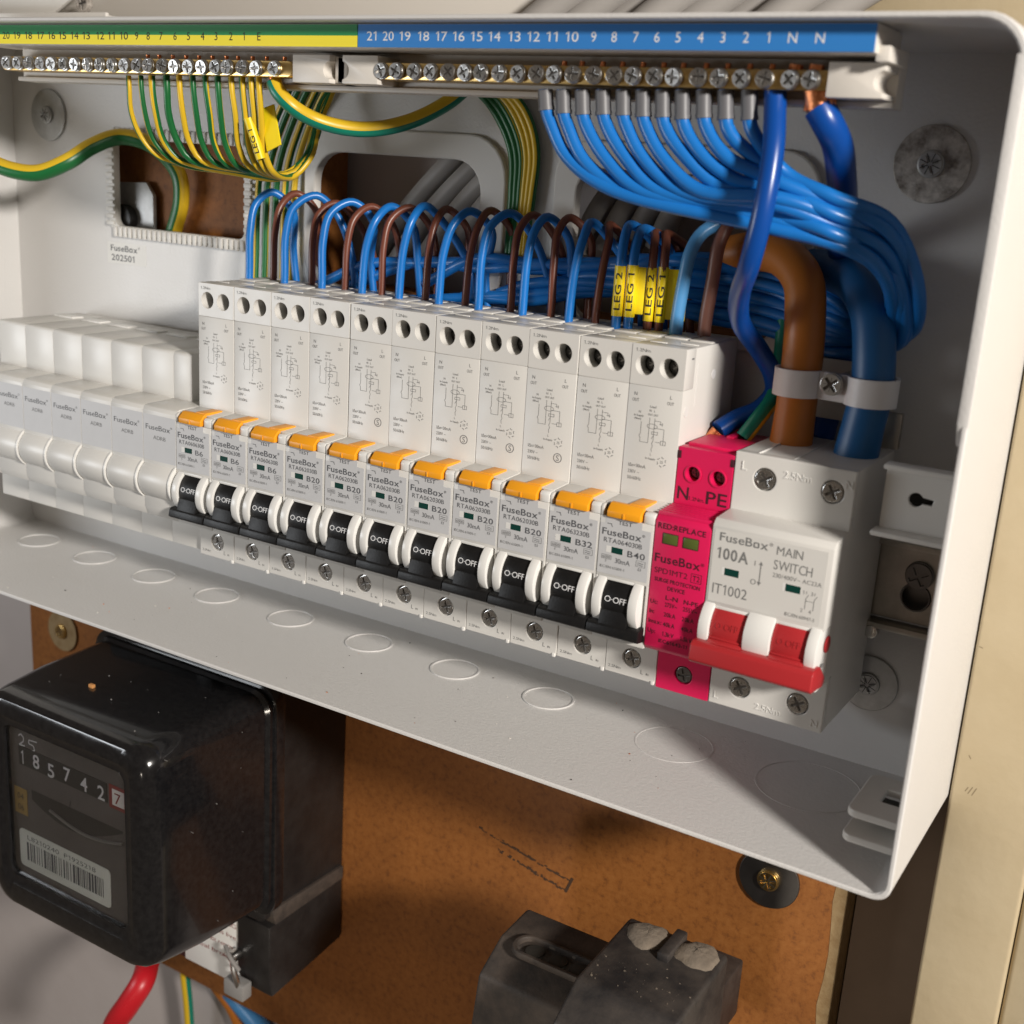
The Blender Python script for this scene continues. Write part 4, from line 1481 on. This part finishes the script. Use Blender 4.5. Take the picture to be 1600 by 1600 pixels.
# --- earth wires
ETX = [201, 220, 237, 260, 280, 301, 321, 340, 361, 378, 392, 404]
random.seed(41)
EL = ['under number 9 of the striped strip', 'under number 8 of the striped strip', 'under number 7 of the striped strip',
      'under number 6 of the striped strip', 'under number 5 of the striped strip', 'under number 4 of the striped strip',
      'under number 3 of the striped strip', 'under number 2 of the striped strip', 'under number 1 of the striped strip',
      'with the plain folded yellow flag', 'carrying the yellow LEG 1 tag', 'rightmost of the thin ones, beside the thick one']
for i, u in enumerate(ETX):
    t = i / 11.0
    j = lambda a: random.uniform(-a, a)
    bx, bv = 268 + 165 * t, 257 + 20 * t + j(3)
    pts = px((u, 118, -6.8), (u + 1, 140, -6.8), (u + 5 + j(2), 175 + 6 * t, -5), (u + 20 - 12 * t, 215 + 16 * t, -1), (u + 45 - 25 * t, 243 + 22 * t, 3))
    if bx > u + 60:
        pts += px((bx + 10 - 30 * t, bv - 1, 7))
    if bx < 385:
        pts += px((min(400, bx + 70), 268 + j(3), 13))
    pts += px((440 + 14 * t + j(4), 276 + j(4) - 3 * t, 20), (474 + 10 * t + j(4), 248 + j(3), 27), (490 + j(5) + 6 * t, 205, 33), (505 + j(6), 165, 38), (528, 130, 41), (580, 105, 43))
    a0 = random.uniform(0, 6.28)
    w = wire('earth_wire', pts, (0.95, 0.95, 1.2, 1.25, 1.05, 1.05, 1.1, 1.1, 1.05, 1.1, 1.15, 1.1)[i], 'earth_green', 'thin green and yellow earth wire ' + EL[i], 'wire', 'thin earth wires from the earth bar', stripe='earth_yellow', ang0=a0,
             twist=random.uniform(-.02, .02), step=2.0)
    if i == 10:
        b = MB()
        a, c = Vector(at(388, 184, y=-5.5)), Vector(at(408, 248, y=-2.5))
        b.tube([a, a.lerp(c, .5), c], 1.75, 'marker_yellow', 18, smooth=False)
        ax = (c - a).normalized()
        sd = Vector((1, 0, 0)) - ax * ax.x
        sd.normalize()
        nr = ax.cross(sd)
        if nr.y > 0:
            nr = -nr
        Lm = (c - a).length

        def fn2(p):
            vv = p[1] - 1.0
            th = -vv / 1.8 + 0.25
            q = c - ax * (Lm * 0.15 + p[0]) + sd * (1.8 * math.sin(th)) + nr * (1.8 * math.cos(th))
            return tuple(q)
        b.text('LEG 1', 0, 0, 1.9, 'print_black', w=Lm * 0.6, fn=fn2, cut=True, bold=0.01)
        b.build('cable_marker', w, tuple(a))
    if i == 9:
        b = MB()
        q = [at(407, 170, y=-4), at(427, 163, y=-3), at(438, 226, y=-1), at(417, 237, y=-2)]
        V = [tuple(p) for p in q] + [(p[0] + .1, p[1] + 0.5, p[2]) for p in q]
        b.add(V, [(0, 1, 2, 3), (4, 5, 6, 7), (0, 1, 5, 4), (1, 2, 6, 5), (2, 3, 7, 6), (3, 0, 4, 7)], 'marker_yellow')
        qq = [at(383, 195, y=-4.6), at(394, 188, y=-5)]
        b.build('cable_marker', w, q[0])
for i in range(5):
    u = 402 + 14 * i
    a0 = random.uniform(0, 6.28)
    wire('earth_wire', px((u + 60, 120, 44), (u + 28, 190, 47), (u + 6, 260, 47.3), (u, 330, 47.4), (u - 2, 400, 47.2), (u - 4, 470, 46.5)), 1.25, 'earth_green',
         'thin green and yellow earth wire running straight down behind the leftmost breakers', 'wire', 'earth wires hanging behind the leftmost breakers',
         stripe='earth_yellow', ang0=a0)
for i in range(6):
    q = i / 5.0
    wire('earth_wire', px((690 + 30 * q, 112, 44), (752 + 50 * q, 148 + 2 * q, 46), (782 + 46 * q, 190, 46.8), (800 + 38 * q, 240, 46.9), (800 + 32 * q, 300, 47), (797 + 28 * q, 350, 47),
                         (792 + 26 * q, 420, 46.4)), 1.45, 'earth_green', 'green and yellow earth wire in the bundle right of the middle cutout', 'wire',
         'earth wires beside the middle cutout', stripe='earth_yellow', ang0=2.2 + 0.8 * i)
w = wire('earth_cable', px((428, 128, -6.8), (434, 142, -7), (455, 165, -5), (490, 186, 2), (540, 200, 10), (590, 201, 17), (645, 188, 25), (700, 160, 34), (740, 128, 40), (780, 105, 43)),
         2.6, 'earth_teal', 'thick teal green and yellow earth cable under the letter E', 'cable', stripe='earth_yellow', ang0=-2.62, seg=18)
b = MB()
b.tube([at(427, 118, y=-6.8), at(430, 136, y=-6.9)], 1.6, 'copper', 12, smooth=False)
b.build('copper_strands', w, at(427, 118, y=-6.8))
wire('earth_cable', [(-424, 34, 70), (-408, 26, 62)] + px((-60, 225, 4), (-20, 250, 6), (20, 266, 10), (60, 270, 15), (105, 253, 22), (145, 228, 32), (185, 214, 41), (225, 221, 46), (258, 243, 51), (280, 275, 54),
                      (283, 315, 55), (272, 360, 56), (262, 400, 56)), 3.4, 'earth_green', 'thick green and yellow earth cable crossing the left cutout', 'cable',
     stripe='earth_yellow', ang0=3.4, seg=18, twist=0.006)
wire('surge_earth_wire', px((1226, 500, 44), (1222, 545, 42), (1218, 590, 38), (1206, 625, 32), (1184, 655, 26), (1161, 684, 22.6)), 2.5, 'earth_teal',
     'green and yellow wire entering the pink surge device', 'wire', stripe='earth_yellow', ang0=2.6, seg=18)

# --- grey cables seen through and above the box
for i, (p0, p1, y) in enumerate((((625, 345), (745, 215), 74), ((660, 350), (772, 235), 72), ((700, 350), (790, 255), 70), ((735, 352), (800, 285), 68))):
    wire('grey_cable', px((p0[0] - 40, p0[1] + 60, y), (p0[0], p0[1], y), ((p0[0] + p1[0]) / 2, (p0[1] + p1[1]) / 2 - 6, y), (p1[0], p1[1], y), (p1[0] + 60, p1[1] - 45, y)), 4.2,
         'grey_pvc', 'grey sheathed cable passing behind the middle cutout', 'cable', 'grey cables behind the middle cutout')
for i in range(4):
    y = 72 - 2 * i
    wire('grey_cable', px((905 + 40 * i, 390, y), (935 + 40 * i, 330, y), (980 + 45 * i, 270, y), (1030 + 45 * i, 215, y)), 4.2, 'grey_pvc',
         'grey sheathed cable in the dark right cutout', 'cable', 'grey cables in the right cutout')
for i in range(8):
    x = -152 + i * 14.5
    y = 62 + (i % 3) * 4
    wire('grey_cable', [(x - 12, y, 80), (x - 4, y, 93), (x + 8, y + 1, 103), (x + 26, y + 2, 114), (x + 60, y + 3, 132)], 5.2, 'grey_pvc',
         'flat grey sheathed cable rising above the box', 'cable', 'grey cables above the box')
# object behind the left cutout: a small steel plate with a dark bush
t = thing('steel_bracket', (-338, 58, 20), 'grey steel plate with a dark round knob inside the left cutout', 'bracket')
b = MB()
p = [at(170, 284, y=58), at(228, 285, y=58), at(239, 305, y=58), at(240, 362, y=58), at(170, 352, y=58)]
b.prism([(q[0], q[2]) for q in p], 'y', 58, 60, 'zinc_clean', 0.3)
b.build('plate', t, p[0])
b = MB()
q = at(192, 342, y=55)
b.cyl((q[0], q[2]), 'y', 6.5, 53.5, 58.2, 'bakelite_matt', 26, 0.8)
b.build('knob', t, q)

# ================================================================== white trunking above the box
t = thing('cable_trunking', (-400, 45, 99), 'white plastic trunking end above the left of the box', 'trunking')
b = MB()
p = at(168, 24, y=38)
b.box(-520, p[0], 37, 39, 96.4, 98.8, 'trim_plastic', 0.6)
b.box(-520, p[0] - 4, 38, 60, 96.6, 98.2, 'trim_plastic', 0.4)
b.prism([(-520, 98.4), (-405, 98.4), (-378, 112), (-378, 130), (-520, 130)], 'y', 58, 60, 'trim_plastic', 0.4)
b.build('channel', t, (-440, 45, 98))
q = at(134, 6, y=60)
screw_head('screw', 4.0, q, t, 0.2, 'zinc_dirty', thick=2.5)
b = MB()
b.box(-480, -155, 70, 84, 89, 200, 'carrier_plastic', 0.8)
tag(b.build('wall_batten', None, (-250, 70, 89)), 'cream painted batten on the wall above the box', 'batten')

b = MB()
b.box(-40, 29, 74, 85, 92, 200, 'post_paint', 0.8)
tag(b.build('timber_block', None, (0, 74, 92)), 'cream painted timber above the upper right corner of the box', 'timber block')
# ================================================================== electricity meter
mt = thing('electricity_meter', (-270, BY, -308), 'old black bakelite electricity meter with a glass dial window', 'electricity meter')
mx0, mx1, mz0, mz1, my0, my1 = -318.5, -219.0, -259.5, -158.0, -57.0, 8.0
b = MB()


def ring_pts(x0, x1, z0, z1, r, n=7):
    return rrect(x0, x1, z0, z1, r, n)


levels = [(my1, 0.0, 9), (my1 - 5, -0.0, 9), (my1 - 6, 1.6, 9), (-30, 2.6, 9), (my0 + 9, 4.0, 10), (my0 + 3.5, 5.2, 10), (my0 + 1.0, 7.0, 10), (my0, 9.6, 9)]
V, F = [], []
for (yy, ins, r) in levels:
    pts = ring_pts(mx0 + ins - 1.5, mx1 - ins + 1.5, mz0 + ins * .8, mz1 - ins * .8, r)
    V += [(p[0], yy, p[1]) for p in pts]
n = len(pts)
# window opening
wx0, wx1, wz0, wz1 = -303.0, -234.5, -240.0, -173.6
for (yy, ins, r) in ((my0 - 0.2, -4.0, 6.5), (my0 + 0.8, -2.4, 5.5), (my0 + 0.8, 0.0, 4.5), (my0 + 3.5, 0.6, 4)):
    pts = ring_pts(wx0 + ins, wx1 - ins, wz0 + ins, wz1 - ins, r)
    V += [(p[0], yy, p[1]) for p in pts]
nl = len(levels) + 4
for k in range(nl - 1):
    for i in range(n):
        j = (i + 1) % n
        F.append((k * n + i, k * n + j, (k + 1) * n + j, (k + 1) * n + i))
b.add(V, F, 'bakelite')
# rim flange groove on the cover
b.prism(ring_pts(mx0 - 3, mx1 + 2.6, mz0 - 2, mz1 + 2, 9), 'y', my1 - 3, my1 + 3, 'bakelite', 0.8, 2)
cover = b.build('cover', mt, (-268, -20, -210))
b = MB()
b.prism(ring_pts(mx0 - 1, mx1 - 7.0, -270, mz1 + 10, 4), 'y', my1 + 2, BY, 'bakelite_matt', 1.0, 2)
b.box(-316, -243, 14, BY, -311, -262, 'bakelite_matt', 0.8)
b.box(-262, -252, my1 - 2, my1 + 8, -162, -148, 'bakelite_matt', 1)
b.build('base', mt, (-268, 30, -220))
# terminal cover, slanted top, broken front corner
b = MB()
b.prism([(12.0, -272.5), (BY - 1, -272.5), (BY - 1, -304), (14, -308.5), (12, -300)], 'x', -244, -225.0, 'bakelite_matt', 0.9)
b.prism([(13.0, -264.5), (15.5, -272.6), (BY - 1, -272.6), (BY - 1, -266)], 'x', -234, -224.6, 'carrier_dark', 0.6)
b.build('terminal_cover', mt, (-230, 30, -290))
b = MB()
p = [at(300, 1500, y=11.6), at(392, 1452, y=11.6), at(396, 1470, y=11.6), at(396, 1540, y=11.6), at(305, 1512, y=11.6)]
lx0, lx1 = -277.0, -243.0
b.prism([(lx0, -310), (lx1 - 2, -310), (lx1, -308), (lx1, -277), (lx1 - 2, -275), (lx0, -275)], 'y', 13.0, 14.1, 'label_paper', 0.2)
for i, s in enumerate(('WARNING', 'terminals live', 'do not remove', 'seal broken')):
    b.text(s, lx1 - 2.5, -282 - 5.6 * i, 2.2, 'red_frame', 13.0, align='r', w=21 + 3 * (i % 2))
b.build('terminal_label', mt, (lx0, 11, -290))
b = MB()
q = Vector((-240, 10, -298))
b.box(-246.5, -235, 6, 12, -311, -303, 'dust', 0.8)
b.cyl((-243, -292), 'y', 2.6, 7, 12, 'steel', 18, 0.5)
b.tube([(-243, 8, -292), (-240, 6, -297), (-238.5, 7, -304), (-240, 9, -308)], 1.3, 'steel', 10)
b.tube([(-247, 8, -288), (-242, 5.5, -290), (-238, 7, -296)], 1.0, 'dust', 8)
b.build('seal_clip', mt, tuple(q))
# dial
b = MB()
dy = my0 + 4.0
b.box(wx0 - 3, wx1 + 3, dy, dy + 1, wz0 - 3, wz1 + 3, 'dial', 0)


def dpt(u, v):
    q = at(u, v, y=dy)
    return q[0], q[2]


a, c = dpt(22, 1183), dpt(168, 1243)
zc = -186.5
b.box(-297.5, -247, dy - 0.3, dy, -190.6, -182.6, 'dial_dark', 0)
digits = [('1', -296.0), ('8', -289.0), ('5', -280.3), ('7', -271.0), ('4', -261.5), ('2', -252.0)]
for s, x in digits:
    b.text(s, x, -189.8 + 0.7 * math.sin(x * 3.1), 5.8, 'digit_white', dy - 0.3, w=3.8 if s != '1' else 1.8, bold=0.012)
b.box(-245.8, -236.0, dy - 0.25, dy, -191.8, -182.2, 'red_frame', 0)
b.box(-244.0, -237.6, dy - 0.35, dy, -190.2, -183.6, 'label_paper', 0)
b.text('7', -241.0, -189.4, 4.6, 'red_frame', dy - 0.35, w=3.4, align='c')
# hand scratched 25
b.lines([(-297.5, -178.6), (-296, -177.4), (-294.3, -178.6), (-294.6, -180.2), (-297.2, -182.4), (-293.8, -182.0)], 0.55, 'digit_white', dy)
b.lines([(-286.5, -178.2), (-291.2, -178.6), (-291.4, -180.2), (-288.6, -180.4), (-288.0, -182.2), (-290.6, -183.2)], 0.55, 'digit_white', dy)
# disc aperture and disc
ap = [(-291 + 52 * i / 20, -200.0 + 0.0 * i) for i in range(21)]
lo = [(-239 - 52 * i / 20, -200.0 - 9.0 * math.sin(math.pi * (0.12 + 0.88 * (1 - i / 20))) - 1.0) for i in range(21)]
pts = [(p[0], dy - 0.12, p[1] - 2 * math.sin(math.pi * k / 20) * 0) for k, p in enumerate(ap)] + [(p[0], dy - 0.12, p[1]) for p in lo]
b.add(pts, [tuple(range(len(pts)))], 'dial_dark')
arc = [(-280 + 41 * i / 16, dy - 0.4, -205.2 - 3.6 * math.sin(math.pi * i / 16)) for i in range(17)]
b.tube(arc, 0.55, 'disc_metal', 8, smooth=False)
b.line(-268.5, -200, -268.0, -197.2, 0.6, 'dial_dark', dy)
b.box(-301.5, -294.0, dy - 0.2, dy, -213, -201.5, 'sticker_gold', 0)
b.text('04', -297.8, -206.3, 2.6, 'dial_dark', dy - 0.2, align='c')
b.text('06', -297.8, -211.2, 2.6, 'dial_dark', dy - 0.2, align='c')
dial = b.build('dial_plate', mt, (-268, dy, -210))
b = MB()
b.prism(rrect(-299.5, -246.5, -236.2, -219.5, 2), 'y', dy - 0.35, dy - 0.05, 'sticker_white', 0)
random.seed(9)
x = -295.2
while x < -250.2:
    w_ = random.choice((0.45, 0.45, 0.8, 1.2))
    b.line(x + w_ / 2, -232.8, x + w_ / 2, -224.6, w_, 'print_grey', dy - 0.35)
    x += w_ + random.choice((0.45, 0.45, 0.75, 1.1))
b.text('L8210240  P1925218', -294.6, -223.4, 2.0, 'print_grey', dy - 0.35, w=40)
b.build('barcode_sticker', dial, (-272, dy, -228))
b = MB()
b.box(wx0 - 1, wx1 + 1, my0 + 1.9, my0 + 2.7, wz0 - 1, wz1 + 1, 'window_glass', 0)
b.build('window_pane', cover, (-268, my0 + 3, -208))
# crumbs of dust on the meter
b = MB()
random.seed(77)
for i in range(16):
    x, y = random.uniform(-314, -224), random.uniform(-50, 4)
    z = mz1 - 2.1 + (0.0 if y < -45 else 0.3)
    s = random.choice((0.15, 0.2, 0.25, 0.4))
    b.box(x, x + s, y, y + s, z - 0.2, z + s * .5, 'dust', 0)
b.box(-280.6, -278.2, -33, -31.4, mz1 - 2.4, mz1 - 0.9, 'dust_orange', 0.2)
for i in range(9):
    y, z = random.uniform(-50, 2), random.uniform(-250, -165)
    s = random.choice((0.12, 0.15, 0.22))
    b.box(mx1 - 2.0, mx1 - 0.5 + .2, y, y + s, z, z + s * 1.4, 'dust', 0)
b.build('dust_specks', mt, (-268, -20, -158))

# ================================================================== fuse carriers at the bottom
def fuse_carrier(x0, x1, ztop, yb, yf, label, dusty):
    t = thing('fuse_carrier', ((x0 + x1) / 2, BY, ztop - 70), label, 'fuse carrier', 'old fuse carriers on the board')
    m = 'carrier_dusty' if dusty else 'carrier_dark'
    b = MB()
    b.prism([(BY, ztop - 44), (yb - 6, ztop - 44), (yb - 6, ztop - 68), (BY, ztop - 68)], 'x', x0 + 2, x1 - 14, m, 1.0)
    b.prism([(yb + 1, ztop - 70), (yb, ztop - 3), (yb, ztop), (yf + 14, ztop - 1), (yf, ztop - 9), (yf - 4, ztop - 34), (yf, ztop - 70)], 'x', x0, x1, m, 1.6, 3)
    b.build('body', t, ((x0 + x1) / 2, 0, ztop - 30))
    if dusty:
        for cx in (x0 + 10, x1 - 8.5):
            b = MB()
            random.seed(int(cx * 10))
            n1, n2 = 22, 9
            V, F = [], []
            for a in range(n2):
                ph = math.pi / 2 * a / (n2 - 1)
                for k in range(n1):
                    th = 2 * math.pi * k / n1
                    rr = 1 + 0.07 * math.sin(3 * th + cx) + 0.05 * math.sin(7 * th) + random.uniform(-.02, .02)
                    V.append((cx + 8.0 * rr * math.cos(ph) * math.cos(th), yb - 6.5 + 7.4 * rr * math.cos(ph) * math.sin(th), ztop - 1.4 + (3.6 + random.uniform(-.3, .3)) * math.sin(ph)))
            for a in range(n2 - 1):
                for k in range(n1):
                    F.append((a * n1 + k, a * n1 + (k + 1) % n1, (a + 1) * n1 + (k + 1) % n1, (a + 1) * n1 + k))
            b.add(V, F, 'sand_dust')
            b.build('sealing_blob', t, (cx, yb - 7, ztop), sharp=180)
        b = MB()
        b.box(-37.5, -33.5, yb - 16, yb, ztop - 1, ztop + 2.5, m, 0.8)
        b.build('rib', t, (-35, yb, ztop))
        b = MB()
        random.seed(123)
        for k in range(55):
            x, y = random.uniform(x0 + 2, x1 - 2), random.uniform(yf + 15, yb - 14)
            q = random.choice((0.12, 0.16, 0.22, 0.5))
            b.box(x, x + q, y, y + q * .7, ztop - 1.2, ztop - 0.62 + q * .3, 'sand_dust', 0)
        b.build('dust_specks', t, (-35, yb, ztop))['kind'] = 'stuff'
    else:
        b = MB()
        lp = rrect(x0 + 7, x1 - 2, yb - 26, yb - 14, 5.5)
        b.plate([lp, rrect(x0 + 8.5, x1 - 3.5, yb - 24.5, yb - 15.5, 4.3)], 'z', ztop - 1.4, ztop + 1.0, m, 0.4)
        for cx in (x0 + 15, x0 + 24, x0 + 32):
            b.cyl((cx, yb - 20), 'z', 3.4, ztop - 1.6, ztop - 0.4, 'hole_dark', 20, 0.2)
        b.build('moulded_slot', t, (x0 + 20, yb - 20, ztop))
    return t


fuse_carrier(-54.5, -19.0, -190, 0.0, -52, 'dusty black fuse carrier with two sandy sealed screw wells on top', True)
fuse_carrier(-97, -53, -207, 6.0, -26, 'brownish black fuse carrier with an oval moulded slot, left of the dusty one', False)

# --- cables low on the left
wire('red_cable', px((232, 1500, 22), (222, 1535, 8), (200, 1570, 2), (180, 1600, 0), (165, 1660, 0)), 5.5, 'red_pvc', 'red cable curving out from under the black meter', 'cable', seg=20)
wire('earth_cable', px((286, 1440, 66), (289, 1520, 70), (294, 1570, 72), (298, 1640, 74)), 2.6, 'earth_teal', 'green and yellow cable hanging below the black meter', 'cable',
     stripe='earth_yellow', ang0=-0.6)
wire('blue_cable', px((360, 1550, 84), (385, 1580, 82), (410, 1610, 80), (440, 1660, 80)), 5.0, 'pale_blue_pvc', 'short blue cable under the bottom edge of the board', 'cable')
wire('brown_cable', px((340, 1540, 84), (365, 1575, 82), (380, 1610, 82), (400, 1660, 82)), 4.0, 'tail_brown_pvc', 'brown cable beside the blue one under the board', 'cable')

for o in bpy.data.objects:
    if '_o' in o:
        del o['_o']
